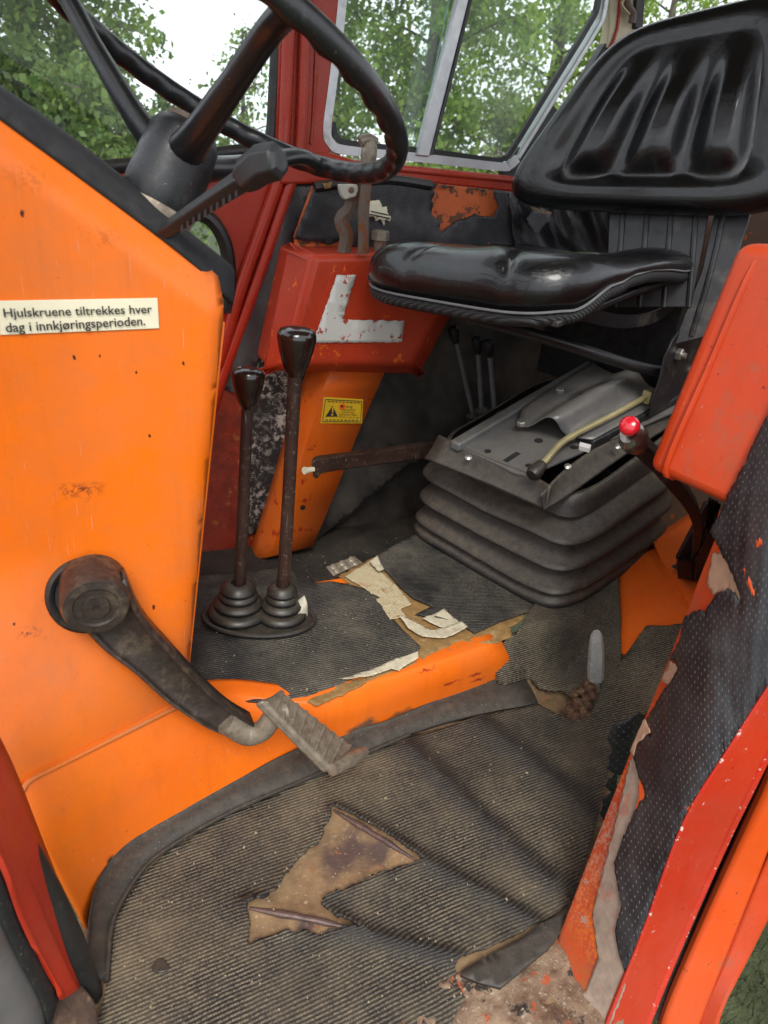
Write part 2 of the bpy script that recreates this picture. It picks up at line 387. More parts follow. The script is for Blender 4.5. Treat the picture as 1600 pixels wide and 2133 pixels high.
M['rubber_clean'] = plain('clean_black_rubber', (0.012, 0.012, 0.0125), 0.42, dirt=0.15, dirtcol=(0.075, 0.066, 0.052), dscale=30, updust=0.22, fleck=0.4)
M['bellows'] = plain('dusty_bellows_rubber', (0.020, 0.0195, 0.019), 0.5, dirt=0.40, dirtcol=(0.085, 0.066, 0.045), dscale=22, bump=0.3, updust=0.52, updcol=(0.145, 0.118, 0.085), fleck=0.6)
M['trim'] = plain('soft_edge_trim', (0.017, 0.017, 0.019), 0.75, dirt=0.1, bump=0.5, bscale=500)
M['plastic'] = plain('black_plastic', (0.010, 0.0105, 0.012), 0.36, var=0.2, bump=0.10, coat=0.1, dirt=0.16, dirtcol=(0.05, 0.05, 0.052), dscale=40, fleck=0.35)
M['plastic_matt'] = plain('matt_black_plastic', (0.02, 0.021, 0.023), 0.5, var=0.2, dirt=0.15, dirtcol=(0.12, 0.11, 0.10))
M['leather'] = leather('black_leatherette')
M['steel_black'] = plain('black_painted_steel', (0.018, 0.018, 0.020), 0.42, dirt=0.35, dirtcol=(0.10, 0.085, 0.065))
M['steel_grey'] = plain('grey_primer_steel', (0.13, 0.135, 0.14), 0.36, metal=0.15, dirt=0.30, dirtcol=(0.17, 0.14, 0.10), updust=0.35, fleck=0.4)
M['zinc'] = plain('yellow_zinc_rod', (0.44, 0.38, 0.20), 0.32, metal=0.35, dirt=0.3, dirtcol=(0.16, 0.12, 0.06))
M['bolt'] = plain('bright_bolt', (0.45, 0.44, 0.40), 0.35, metal=0.8, dirt=0.3)
M['alu'] = plain('aluminium_frame', (0.55, 0.56, 0.57), 0.38, metal=0.55, var=0.2, dirt=0.25, dirtcol=(0.2, 0.17, 0.14))
M['cast'] = plain('greasy_cast_steel', (0.060, 0.044, 0.036), 0.42, metal=0.3, var=0.5, scale=90, dirt=0.50, dirtcol=(0.17, 0.125, 0.08), dscale=26, bump=0.6, bscale=150)
M['castlight'] = plain('worn_cast_steel', (0.30, 0.25, 0.185), 0.42, metal=0.3, var=0.55, scale=70, dirt=0.45, dirtcol=(0.12, 0.075, 0.042), dscale=30, bump=0.4)
M['brownrod'] = paint('dark_brown_rod', (0.028, 0.012, 0.010), chips=1.0, chipcol=(0.11, 0.075, 0.055), chscale=130, rough=0.35)
M['rustrod'] = paint('rusty_lever_steel', (0.10, 0.062, 0.045), var=(0.17, 0.14, 0.115), under=(0.16, 0.055, 0.02), und=0.7, rough=0.6, chips=0.4, coat=0)
M['rust'] = plain('rusty_floor_steel', (0.20, 0.115, 0.055), 0.8, var=0.55, scale=26, dirt=0.5, dirtcol=(0.095, 0.058, 0.047), dscale=20, bump=0.4)
M['rustbar'] = plain('worn_rusty_ridge', (0.13, 0.085, 0.075), 0.5, metal=0.4, var=0.5, scale=60, dirt=0.5, dirtcol=(0.24, 0.10, 0.045), dscale=35, bump=0.4)
M['orange'] = paint('orange_paint', ORANGE, (0.80, 0.150, 0.002), chips=0.0, rough=0.40)
M['orange_worn'] = paint('worn_orange_paint', ORANGE, (0.76, 0.130, 0.002), chips=0.42, chscale=70, dirt=0.12, rough=0.42)
M['fender'] = paint('faded_red_orange_paint', (0.52, 0.050, 0.008), (0.42, 0.036, 0.008), chips=0.40, chipcol=(0.16, 0.03, 0.015), dirt=0.12, rough=0.36)
M['flange'] = paint('orange_flange_paint', (0.64, 0.070, 0.003), (0.52, 0.05, 0.004), chips=0.42, chipcol=(0.10, 0.03, 0.015), dirt=0.15, rough=0.34)
M['red'] = paint('red_frame_paint', RED, (0.33, 0.022, 0.009), chips=0.30, chipcol=(0.06, 0.02, 0.012), dirt=0.08, rough=0.28, bump=0.16)
M['redorange'] = paint('red_over_orange_paint', (0.50, 0.042, 0.011), (0.42, 0.032, 0.011), under=(0.78, 0.15, 0.02), und=0.42, chips=0.25, rough=0.36)
M['jamb'] = paint('scraped_red_jamb', (0.40, 0.040, 0.013), (0.52, 0.085, 0.012), under=(0.30, 0.235, 0.19), und=0.55, dirt=0.30, dirtcol=(0.17, 0.10, 0.06), rough=0.5, chips=0.35)
M['filthyred'] = paint('dirty_flaking_red', (0.36, 0.035, 0.012), (0.22, 0.02, 0.01), under=(0.45, 0.13, 0.03), und=0.5, dirt=0.6, dirtcol=(0.028, 0.02, 0.016), rough=0.5, chips=0.6)
M['cream'] = plain('cream_paint', (0.62, 0.55, 0.38), 0.5, var=0.15)
M['white'] = plain('white_plate', (0.68, 0.68, 0.64), 0.45, var=0.12, dirt=0.12, dirtcol=(0.3, 0.28, 0.24))
M['labelpaper'] = plain('cream_label', (0.74, 0.69, 0.50), 0.45, var=0.06, bump=0.03)
M['ink'] = plain('black_ink', (0.02, 0.018, 0.018), 0.6, var=0.1)
M['yellow'] = plain('yellow_sticker', (0.68, 0.42, 0.012), 0.45, var=0.12)
M['vinyl'] = vinyl('perforated_black_vinyl', dots=0.0062, dotcol=(0.10, 0.10, 0.105), dotr=0.16, dust=0.28)
M['vinyl_near'] = vinyl('perforated_black_vinyl_dusty_holes', dots=0.0105, dotcol=(0.16, 0.155, 0.15), dotr=0.115, dust=0.40, dustcol=(0.045, 0.044, 0.046), dscale=14)
M['vinyl_grey'] = vinyl('grey_perforated_vinyl', base=(0.05, 0.05, 0.053), dots=0.0075, dotcol=(0.008, 0.008, 0.008), dotr=0.17, dust=0.3)
M['vinyl_dirty'] = vinyl('grimy_black_vinyl', base=(0.018, 0.017, 0.016), dots=0.006, dotcol=(0.05, 0.048, 0.045), dust=0.55, dustcol=(0.10, 0.083, 0.065), rough=0.45, dscale=9)
M['mat'] = ribmat('ribbed_rubber_mat_dusty', 0.0056, 0.82, dustcol=(0.275, 0.222, 0.140))
M['mat_top'] = ribmat('ribbed_rubber_mat', 0.0054, 0.50, dustcol=(0.26, 0.23, 0.17))
M['mat_dark'] = ribmat('ribbed_rubber_mat_dark', 0.0060, 0.62, dustcol=(0.17, 0.13, 0.085))
M['paper'] = plain('torn_backing_paper', (0.62, 0.56, 0.40), 0.8, var=0.35, scale=60, dirt=0.35, dirtcol=(0.30, 0.19, 0.07), dscale=40, bump=0.6)
M['fibre'] = plain('brown_fibre_underlay', (0.33, 0.19, 0.062), 0.85, var=0.5, scale=45, dirt=0.3, dirtcol=(0.5, 0.40, 0.22), bump=0.8)
M['grime'] = plain('dark_grime', (0.02, 0.017, 0.014), 0.75, var=0.4, dirt=0.5, dirtcol=(0.05, 0.04, 0.03))
M['redknob'] = plain('red_knob', (0.62, 0.012, 0.025), 0.22, var=0.15, coat=0.5, bump=0.03)
M['chrome'] = plain('pitted_chrome', (0.36, 0.34, 0.31), 0.22, metal=0.9, var=0.6, scale=70, dirt=0.55, dirtcol=(0.14, 0.075, 0.03), dscale=45)
M['greyplastic'] = plain('pale_grey_plastic', (0.47, 0.45, 0.38), 0.5, var=0.2, dirt=0.2)
M['glass'] = glass('dusty_window_glass', 0.02); M['glass2'] = glass('dustier_window_glass', 0.08)
M['bark'] = plain('bark', (0.13, 0.11, 0.085), 0.9, var=0.6, scale=9, bump=0.8, bscale=30)
M['dark_void'] = plain('void_shade_black', (0.01, 0.009, 0.009), 0.8)  # near-black standing in for the shade inside holes and under the seat

# ================================================================== the place outside
GZ = -0.95
def structure(o): o['kind'] = 'structure'; return o
gm = NT('lawn'); gm.col(gm.mix(gm.rng(gm.noise(6, 8, 0.7), 0.3, 0.7), (0.022, 0.03, 0.010, 1), (0.07, 0.085, 0.03)))
gm.set(Roughness=0.9, Normal=gm.bump(gm.noise(60, 5), 0.8, 0.03))
gr = 600.0; gv = []; gf = []
structure(mesh_obj('ground', [(-gr, -gr, GZ), (gr, -gr, GZ), (gr, gr, GZ), (-gr, gr, GZ)], [(0, 1, 2, 3)], gm.m, smooth=0))

# ================================================================== tractor cab
CABL = V((0.45, 1.05, GZ+0.55))
cab = thing('tractor_cab', 'old orange and red tractor cab with worn paint and torn linings', 'tractor cab', CABL)
def ff(x, y): return max(0.155*sst(0.86, 1.16, x), 0.138*sst(0.905, 0.960, y-0.05*sst(0.9, 1.2, x))*sst(0.70, 0.80, x))
RIDGES = []
def ridge(a, b, h, wd): RIDGES.append((Zp(*a), Zp(*b), h, wd))
ridge((700, 1695), (1110, 1925), 0.008, 0.014); ridge((520, 1890), (960, 2003), 0.008, 0.012)
ridge((850, 1560), (1150, 1850), 0.009, 0.022); ridge((1000, 1510), (1260, 1725), 0.010, 0.026)
def fr(x, y):
    z = ff(x, y)
    for a, b, h, wd in RIDGES:
        d = (b-a); L = d.length; t = ((x-a.x)*d.x+(y-a.y)*d.y)/L/L; tc_ = min(1, max(0, t)); q = a+d*tc_
        z += h*math.exp(-((x-q.x)**2+(y-q.y)**2)/wd**2)
    return z + 0.0012*noise.noise(V((x*9, y*9, 0)))
# --- footwell floor pan
t = NT('bare_rusty_floor'); c_ = t.mix(t.rng(t.noise(22, 8, 0.7), 0.35, 0.68), (0.27, 0.175, 0.085, 1), (0.15, 0.085, 0.045))
for a_, r_ in (((735, 1765), 0.052), ((690, 1800), 0.030), ((790, 1775), 0.028), ((640, 1930), 0.02)): c_ = t.mix(t.spot(Zp(*a_), r_, 0.6, 0.9, 28, CABL), c_, (0.080, 0.048, 0.038))
c_ = t.mix(t.rng(t.noise(120, 5, 0.7, seed=4), 0.6, 0.68, 0, 0.7), c_, (0.42, 0.32, 0.2)); c_ = t.mix(t.rng(t.noise(45, 5, 0.7, seed=6), 0.62, 0.66, 0, 0.8), c_, (0.32, 0.10, 0.035))
t.col(c_); M['floorpan'] = t.set(Roughness=0.78, Normal=t.bump(t.noise(140, 6, 0.7), 0.5, 0.003))
fpan = sheet('floor_pan', [(-0.10, 0.56, 0), (0.20, 0.48, 0), (0.36, 0.37, 0), (0.50, 0.27, 0), (0.62, 0.36, 0), (0.72, 0.52, 0), (0.95, 0.75, 0), (1.3, 0.80, 0), (1.3, 1.0, 0), (0.3, 0.97, 0), (0.05, 0.85, 0), (-0.08, 0.70, 0)],
      M['floorpan'], cab, XY, step=0.02, th=0.02, hf=lambda u, v: fr(u, v)-0.001-0.03*sst(0.60, 0.72, u)*sst(0.5, 0.6, v))
for a, b in (((695, 1693), (868, 1798)), ((520, 1897), (748, 1942))):   # pressed ridges laid bare in the tear
    p, q = Zp(*a), Zp(*b); m_ = p.lerp(q, 0.5)
    for s in (p, q, m_): s.z = fr(s.x, s.y)+0.001
    rp2 = [p.lerp(q, k/10)+V((0.0012*noise.noise(V((k*3.1, 1, 0))), 0.0012*noise.noise(V((k*2.7, 5, 0))), -0.001)) for k in range(11)]
    for r2_ in rp2: r2_.z = fr(r2_.x, r2_.y)-0.001
    obj('floor_ridge', tube_g(rp2, [0.0055*math.sin(math.pi*(0.12+0.80*k/10))*(1+0.5*noise.noise(V((k*1.9, 3, 1)))) for k in range(11)], 10, 3), M['rustbar'], fpan)
# --- dash cowl: side panel as a bent sheet over x,z
def xr(z): return 0.096+0.118*z
zc_a, zc_b = Yp(0, 325, 0.9), Yp(385, 605, 0.9)
def zchamf(x): return zc_a.z+(zc_b.z-zc_a.z)*(x-zc_a.x)/(zc_b.x-zc_a.x)
def G(x, z):
    y = 0.90 - min(0.30, max(0, 0.13-x))*0.60*sst(0.50, 0.20, z)
    y += max(0, z-zchamf(x))*0.55
    d = x-(xr(z)-0.022)
    if d > 0: y += 0.022-math.sqrt(max(0, 0.022**2-min(d, 0.0219)**2))
    return y
def DP(px_, py_, lift=0.0):
    y = 0.9
    for _ in range(30):
        p = Yp(px_, py_, y); y = 0.5*y+0.5*(G(p.x, p.z)-lift)
    return Yp(px_, py_, y)
dash_px = [(478, 640), (455, 900), (425, 1150), (400, 1380), (386, 1478), (300, 1512), (200, 1560), (110, 1605), (58, 1632), (36, 1660), (20, 1720), (-60, 1720), (-110, 1300), (-110, 600), (-110, 130), (0, 215), (150, 320), (300, 435), (455, 575)]
dsp = []
for a in [(0, 800), (55, 830)]: pass
chips = [((155, 745), 0.0022), ((382, 757), 0.0022), ((312, 908), 0.0020), ((284, 776), 0.0016), ((208, 742), 0.0014), ((47, 445), 0.0025), ((30, 1300), 0.002), ((320, 1265), 0.003)]
for a, r in chips: dsp.append((DP(*a), r, (0.06, 0.015, 0.008), (1, 1, 0.55)))
dsc = []
for a, r in (((170, 1022), 0.024), ((60, 1318), 0.012)): dsc.append((DP(*a), r, (0.16, 0.035, 0.014), (0.7, 1, 1.3)))
for a in ((60, 372), (220, 488)): dsc.append((DP(*a), 0.020, (0.50, 0.105, 0.008), (0.6, 1, 1.2)))
M['dash'] = paint('orange_dash_paint', ORANGE, (0.80, 0.150, 0.002), rough=0.38, spots=dsp, scuffs=dsc, loc=CABL, grime=0.42, chips=0.10, chscale=150)
DB = ((0, 0, 0), (1, 0, 0), (0, 0, 1))
dash_out = [V((xr(z)-0.0006, 0, z)) for z in np.linspace(0.815, 0.18, 30)]+[DP(*a) for a in dash_px[5:11]]+[V((-0.25, 0, 0.05)), V((-0.8, 0, 0.05)), V((-0.8, 0, 1.12)), V((-0.25, 0, 1.11))]+[DP(*a) for a in dash_px[14:]]
dash = sheet('dash_cowl', dash_out, M['dash'], cab, DB, step=0.012, th=0.004, to3=lambda u, v: V((u, G(u, v), v)), smooth=60)
# rear face and far side of the cowl
rp = []
for z in (0.12, 0.30, 0.5, 0.7, 0.79):
    rp.append([V((xr(z)-0.001, 0.922, z)), V((xr(z)-0.003, 1.08, z)), V((xr(z)-0.003, 1.24, z))])
obj('cowl_rear_panel', loft_g(rp, 1, 1), M['orange'], cab, solid=0.004)
# top of the cowl
t1, t2 = DP(-110, 130), DP(478, 590)
slab('cowl_top', [t1+V((0, 0.012, -0.004)), t2+V((0, 0.012, -0.004)), V((t2.x, 1.24, t2.z-0.004)), V((t1.x, 1.24, t1.z-0.004))], 0.006, M['plastic_matt'], cab, bevel=0)
# soft black edging along the top edge
e_lo = [DP(*a, lift=0.003) for a in ((-110, 166), (0, 248), (150, 358), (300, 470), (400, 548), (486, 634))]
e_hi = [DP(*a, lift=0.004) for a in ((-110, 100), (0, 183), (150, 290), (300, 408), (400, 492), (489, 562))]
for q in e_hi: q.y += 0.004
e_bk = [q+V((0, 0.06, 0.004)) for q in e_hi]
obj('edge_trim', loft_g([e_lo, [a.lerp(b, 0.5)+V((0, -0.006, 0)) for a, b in zip(e_lo, e_hi)], e_hi, e_bk], 3, 3), M['trim'], cab, solid=0.008)
# label on the cowl
def quad_px(f, c): return [f(*a) for a in c]
lab = slab('instruction_label', quad_px(lambda a, b: DP(a, b, 0.002), [(-2, 627), (328, 621), (332, 684), (0, 698)]), 0.0015, M['labelpaper'], cab, bevel=0.0004)
def text(txt, o, ex, h, mat, parent, name='lettering', width=None, bold=0.0, up=None):
    cu = bpy.data.curves.new(name, 'FONT'); cu.body = txt; cu.size = 1.0; cu.offset = bold; cu.resolution_u = 3
    to = bpy.data.objects.new(name, cu); COL.objects.link(to)
    dg = bpy.context.evaluated_depsgraph_get(); me = bpy.data.meshes.new_from_object(to.evaluated_get(dg))
    bpy.data.objects.remove(to)
    co = [v.co.copy() for v in me.vertices]; fs = [tuple(p.vertices) for p in me.polygons]; bpy.data.meshes.remove(me)
    mxx = max(v.x for v in co); ex = V(ex); L = ex.length; ex = ex.normalized(); up = V(up).normalized()
    sx = (width or L)/mxx
    vv = [V(o)+ex*(v.x*sx)+up*(v.y*h) for v in co]
    if newell([vv[i] for i in fs[0]]).dot(CAM-vv[0]) < 0: fs = [f[::-1] for f in fs]
    return mesh_obj(name, vv, fs, mat, parent, smooth=0)
la, lb, lc = DP(7, 661, .0042), DP(317, 652, .0042), DP(7, 640, .0042)
text('Hjulskruene tiltrekkes hver', la, lb-la, (lc-la).length*1.25, M['ink'], lab, up=(0, 0, 1), bold=0.012)
la, lb, lc = DP(12, 692, .0042), DP(303, 677, .0042), DP(12, 668, .0042)
text('dag i innkj\u00f8ringsperioden.', la, lb-la, (lc-la).length*1.15, M['ink'], lab, up=(0, 0, 1), bold=0.012)
# --- lower side panel and tunnel flank
Tpx = [(42, 1655), (62, 1627), (110, 1602), (160, 1577), (230, 1542), (300, 1507), (375, 1470)]
T = [DP(*a, lift=0.010) for a in Tpx]+[Zp(500, 1452, 0.145), Zp(640, 1464, 0.132), Zp(760, 1428, 0.13), Zp(900, 1386, 0.13), Zp(1050, 1338, 0.13)]
Bp = Zs([(186, 1940), (198, 1900), (216, 1858), (270, 1790), (330, 1750), (400, 1712), (520, 1646), (640, 1583), (740, 1545), (860, 1497), (1000, 1445), (1070, 1418)], -0.005)
rows = [[t+V((0, 0.05, 0)) for t in T], [t+V((0, 0.016, 0.0)) for t in T], [t+V((0, 0.002, -0.007)) for t in T],
        [t.lerp(b, 0.3)+V((0.0, -0.008, 0)) for t, b in zip(T, Bp)], [t.lerp(b, 0.65)+V((0, -0.006, 0)) for t, b in zip(T, Bp)], Bp]
tsp = [(Zp(1000, 1400, 0.05), 0.0, RUST, (1, 1, 1))]
tsp = []
def fl(px_, py_, z): return Zp(px_, py_, z)
for a, z, r, st in (((760, 1520), 0.03, 0.030, (0.7, 1, 1.4)), ((850, 1500), 0.025, 0.030, (0.6, 1, 1.5)), ((910, 1480), 0.03, 0.022, (0.6, 1, 1.6)), ((990, 1455), 0.02, 0.02, (0.6, 1, 1.4))): tsp.append((fl(*a, z), r, (0.14, 0.075, 0.04), st))
for a, z, r in (((755, 1440), 0.11, 0.005), ((235, 1795), 0.03, 0.011), ((156, 1735), 0.10, 0.005), ((850, 1400), 0.115, 0.004), ((168, 1765), 0.09, 0.003)): tsp.append((fl(*a, z), r, (0.035, 0.022, 0.018), (1, 1, 1)))
for a, z, r in (((930, 1415), 0.07, 0.02), ((985, 1400), 0.07, 0.016), ((880, 1390), 0.12, 0.018), ((1000, 1420), 0.05, 0.015)): tsp.append((fl(*a, z), r, (0.30, 0.022, 0.012), (0.6, 1, 3.0)))
M['flank'] = paint('orange_tunnel_paint', ORANGE, (0.76, 0.130, 0.002), chips=0.12, chscale=60, rough=0.40, spots=tsp, loc=CABL, dirt=0.05)
obj('tunnel_flank', loft_g(rows, 4, 4), M['flank'], cab, smooth=60, solid=0.004)
slab('tunnel_top', [(0.05, 0.93, 0.127), (0.74, 0.955, 0.127), (0.80, 1.0, 0.127), (1.25, 1.10, 0.127), (1.25, 1.262, 0.127), (0.05, 1.262, 0.127)], 0.004, M['orange'], cab, bevel=0.002)
slab('tunnel_far_side', [(0.05, 1.262, 0.12), (1.25, 1.262, 0.12), (1.25, 1.275, 0.0), (0.05, 1.275, 0.0)], 0.004, M['orange_worn'], cab, bevel=0)
obj('panel_fold', tube_g([q+V((0, 0.002, -0.001)) for q in T[:7]], 0.0038, 8, 4), paint('dusty_orange_fold', (0.66, 0.15, 0.015), (0.45, 0.18, 0.07), dirt=0.4, dirtcol=(0.34, 0.20, 0.11)), cab)
# --- rubber strip along the foot of the tunnel
so_ = [(184, 2075), (190, 2000), (197, 1925), (216, 1858), (270, 1788), (400, 1708), (640, 1578), (800, 1530), (960, 1462), (1085, 1425)]
si_ = [(222, 2050), (226, 1995), (236, 1920), (285, 1832), (345, 1775), (480, 1697), (660, 1618), (850, 1536), (1000, 1492), (1118, 1470)]
def srow(pp, dz): return [V((q.x, q.y, dz)) for q in Zs(pp, 0.0)]
A, B = srow(so_, 0.026), srow(si_, 0.012)
obj('edge_strip', loft_g([[q+V((0, 0.004, 0.004)) for q in A], A, [a.lerp(b, 0.5)+V((0, 0, 0.004)) for a, b in zip(A, B)], B, [q+V((0, -0.002, -0.006)) for q in B]], 3, 2), M['rubber'], cab, solid=0.003)
for q in B: q.z -= 0.001
obj('edge_bead', tube_g([q+V((0.001, -0.004, 0)) for q in B[:8]], 0.0032, 8, 5), M['rubber'], cab)

# --- far floor and right-hand wall
YW = 1.68
ffloor = sheet('far_floor', [(0.0, 1.27, 0), (1.4, 1.27, 0), (1.5, 1.75, 0), (0.0, 1.75, 0)], M['mat_dark'], cab, XY, step=0.03, hf=lambda u, v: 0.003*noise.noise(V((u*8, v*8, 3)))+0.10*sst(0.95, 1.3, u), th=0.01)
wall = sheet('right_wall', Ys([(640, 380), (1120, 405)], YW+0.03)+[V((1.9, YW+0.03, 0.95)), V((1.9, YW+0.03, -0.02)), V((0.28, YW+0.03, -0.02))], M['vinyl_dirty'], cab, None, step=0.03, hf=lambda u, v: 0.012*noise.noise(V((u*7, v*5, 2))), th=0.01)
# red lower front panel, with its small lower window
lw = [(388, 440), (432, 452), (462, 490), (476, 545), (478, 640), (380, 640)]
rpan = slab('front_red_panel', Ys([(180, 352), (560, 318), (612, 380), (474, 775), (452, 900), (440, 1010), (300, 1010), (300, 640), (478, 640), (476, 545), (462, 490), (432, 452), (388, 440), (300, 425), (180, 420)], YW-0.005), 0.012, M['red'], cab, bevel=0.001)
obj('window_seal', tube_g(Ys([(330, 432), (388, 440), (432, 452), (462, 490), (476, 545), (480, 650)], YW-0.012), 0.016, 10, 6), M['rubber_clean'], cab)
slab('lower_window_pane', Ys([(300, 425), (432, 440), (490, 545), (490, 650), (300, 650)], YW+0.006), 0.004, M['glass'], cab, bevel=0)
# upper front pillar and its beads
slab('front_pillar', Ys([(588, -90), (722, -90), (688, 326), (664, 345), (572, 338)], YW-0.01), 0.04, M['red'], cab, bevel=0.004)
obj('pillar_bead', tube_g(Ys([(607, -90), (597, 180), (586, 345), (556, 445), (505, 590), (455, 760)], YW-0.016), 0.0145, 12, 5), M['red'], cab)
obj('pillar_bead', tube_g(Ys([(640, -90), (632, 180), (622, 345), (602, 392), (540, 575), (468, 775), (440, 860)], YW-0.020), 0.0125, 12, 5), M['red'], cab)
obj('pillar_bead', tube_g(Ys([(578, 400), (545, 490), (490, 640), (440, 790)], YW-0.016), 0.006, 10, 5), M['red'], cab)
obj('paint_drip', tube_g(Ys([(660, 60), (658, 150), (652, 250), (648, 300)], YW-0.012), [0.003, 0.005, 0.0035, 0.004], 8, 6), M['red'], cab)
# dirty red foot of the wall, and the bare worn strip beside it
sheet('wall_foot', Ys([(466, 800), (510, 820), (530, 900), (545, 1010), (535, 1090), (525, 1165), (380, 1175), (380, 800)], YW-0.012), M['filthyred'], cab, None, step=0.02, jag=0.004, hf=lambda u, v: 0.006*noise.noise(V((u*12, v*12, 5))), th=0.003)
t = NT('speckled_bare_lining'); sp_ = t.rng(t.noise(70, 8, 0.75), 0.5, 0.56)
t.col(t.mix(t.math('MULTIPLY', sp_, t.rng(t.noise(9, 4), 0.38, 0.55)), (0.02, 0.017, 0.015, 1), (0.42, 0.39, 0.34))); M['speckle'] = t.set(Roughness=0.8, Normal=t.bump(sp_, 0.4, 0.002))
sheet('worn_wall_strip', Ys([(556, 735), (640, 760), (600, 960), (560, 1100), (505, 1120), (515, 900), (500, 815)], YW-0.018), M['speckle'], cab, None, step=0.02, jag=0.004, th=0.003)
# grey vinyl strip beside the beads
gl = Ys([(606, 382), (540, 575), (471, 772), (466, 812), (492, 820), (552, 738), (560, 718), (588, 610), (622, 512), (612, 496), (664, 382)], YW-0.022)
sheet('pillar_lining', gl, M['vinyl_grey'], cab, None, step=0.015, jag=0.0015, hf=lambda u, v: 0.006*math.sin(u*70)+0.004*noise.noise(V((u*20, v*9, 1))), th=0.003)
# padded side panel under the window; metal laid bare where it is torn
YB = 1.60
mb = sheet('side_panel_metal', Ys([(650, 388), (812, 372), (1075, 400), (1075, 545), (620, 560), (612, 492)], YB+0.012), paint('rusty_orange_metal', (0.62, 0.12, 0.02), (0.45, 0.10, 0.04), under=(0.13, 0.055, 0.028), und=0.92, chips=0.2, rough=0.6, coat=0), cab, None, step=0.03, th=0.004)
patch = Ys([(906, 388), (960, 390), (1028, 400), (1036, 425), (1030, 452), (985, 448), (945, 464), (922, 486), (914, 460), (900, 445)], YB)
vp_hf = lambda u, v: 0.006*noise.noise(V((u*9, v*14, 8)))+0.003*noise.noise(V((u*40, v*30, 8)))
sheet('side_panel_lining', Ys([(660, 384), (705, 378), (810, 371), (905, 384), (975, 392), (1078, 400), (1085, 555), (760, 560), (715, 497), (690, 510), (655, 503), (612, 498)], YB), M['vinyl'], cab, None, step=0.012, jag=0.002, holes=[patch], hjag=0.006, hf=vp_hf, th=0.003)
obj('panel_roll', tube_g(Ys([(655, 390), (720, 381), (812, 374), (898, 386)], YB+0.002), 0.011, 10, 6), M['rubber_clean'], cab)
sheet('torn_lining_corner', Ys([(672, 382), (693, 378), (690, 392), (676, 394)], YB-0.012), M['fibre'], cab, None, step=0.01, jag=0.002, th=0.002)
# worn emblem
em = Ys([(767, 428), (772, 418), (790, 417), (797, 432), (806, 430), (808, 444), (815, 452), (812, 462), (803, 458), (800, 470), (792, 456), (783, 461), (778, 450), (770, 452)], YB-0.011)
emb = sheet('worn_emblem', em, M['labelpaper'], cab, None, step=0.01, jag=0.002, jstep=0.003, th=0.001)
for a, b in (((773, 440), (810, 448)), ((770, 446), (812, 455))):
    p, q = Yp(*a, YB-0.0135), Yp(*b, YB-0.0135); obj('emblem_line', tube_g([p, q], 0.0012, 6, 2), M['ink'], emb)
p, q = Yp(770, 458, YB-0.0135), Yp(812, 461, YB-0.0135); text('DRAFT - CONT', p, q-p, 0.012, M['ink'], emb, up=(0, 0, 1))
# crumpled lining behind the seat
sheet('crumpled_lining', Ys([(1062, 402), (1130, 408), (1460, 452), (1450, 600), (1080, 590)], YB-0.01), M['vinyl'], cab, None, step=0.008, jag=0.002, th=0.003,
      hf=lambda u, v: 0.034*noise.noise(V((u*15+v*13, v*6, 4)))+0.012*noise.noise(V((u*40+v*34, v*16, 9))))
sheet('torn_flap', Ys([(1098, 455), (1112, 438), (1138, 446), (1146, 460), (1130, 474), (1118, 492), (1104, 470)], YB-0.035), plain('grey_flap', (0.09, 0.09, 0.095), 0.45), cab, None, step=0.008, jag=0.002, hf=lambda u, v: 0.02*u, th=0.002)
sheet('torn_backing', Ys([(1106, 430), (1150, 442), (1140, 462), (1112, 452)], YB-0.03), plain('tan_backing', (0.32, 0.22, 0.14), 0.8), cab, None, step=0.01, jag=0.002, th=0.002)
# grimy lower lining under the seat
sheet('lower_lining', Ys([(870, 640), (1200, 640), (1180, 770), (1120, 830), (960, 900), (800, 1010), (700, 1090), (640, 1145), (700, 960), (800, 770)], YW-0.03), M['vinyl_dirty'], cab, None, step=0.015, th=0.003,
      hf=lambda u, v: 0.018*noise.noise(V((u*9+v*6, v*5, 6)))+0.006*noise.noise(V((u*30+v*20, v*12, 6))))
# window sill
slab('window_sill', Ys([(560, 322), (690, 318), (740, 334), (1060, 366), (1180, 380), (1180, 416), (1060, 400), (812, 374), (700, 380), (640, 384), (585, 384)], YW-0.035), 0.07, M['red'], cab, bevel=0.006)
obj('sill_bead', tube_g(Ys([(640, 330), (740, 342), (1100, 378)], YW-0.036), 0.007, 10, 4), M['red'], cab)
# side window: aluminium frame, divider, panes
fpx = [(722, -90), (708, 60), (693, 180), (682, 268), (690, 298), (722, 313), (880, 329), (1040, 347), (1064, 344), (1080, 330), (1160, 200), (1240, 70), (1262, 20), (1272, -90)]
def ribbon(name, pxs, y, half, depth, mat, parent, k=6, bevel=0.002):
    c = cr(Ys(pxs, y), k); v, f = [], []
    for i, q in enumerate(c):
        t_ = (c[min(i+1, len(c)-1)]-c[max(i-1, 0)]).normalized(); s = V((0, -1, 0)).cross(t_).normalized()*half
        v += [q-s, q+s, q+s+V((0, depth, 0)), q-s+V((0, depth, 0))]
    for i in range(len(c)-1):
        for j in range(4): f.append((i*4+j, i*4+(j+1) % 4, i*4+4+(j+1) % 4, i*4+4+j))
    f += [(3, 2, 1, 0), tuple(len(v)-4+j for j in range(4))]
    return mesh_obj(name, v, f, mat, parent, bevel=bevel, smooth=30)
wf = ribbon('side_window_frame', fpx[:10], YW-0.012, 0.0095, 0.03, M['alu'], cab)
ribbon('side_window_frame', fpx[9:], YW-0.012, 0.006, 0.03, M['alu'], cab)
ribbon('side_window_gasket', [(x+(-14 if x > 1000 else 12), y-14) for x, y in fpx[3:]], YW-0.008, 0.006, 0.012, M['rubber_clean'], cab)
slab('window_divider', Ys([(968, -60), (992, -60), (895, 327), (868, 324)], YW-0.02), 0.02, M['alu'], cab, bevel=0.003)
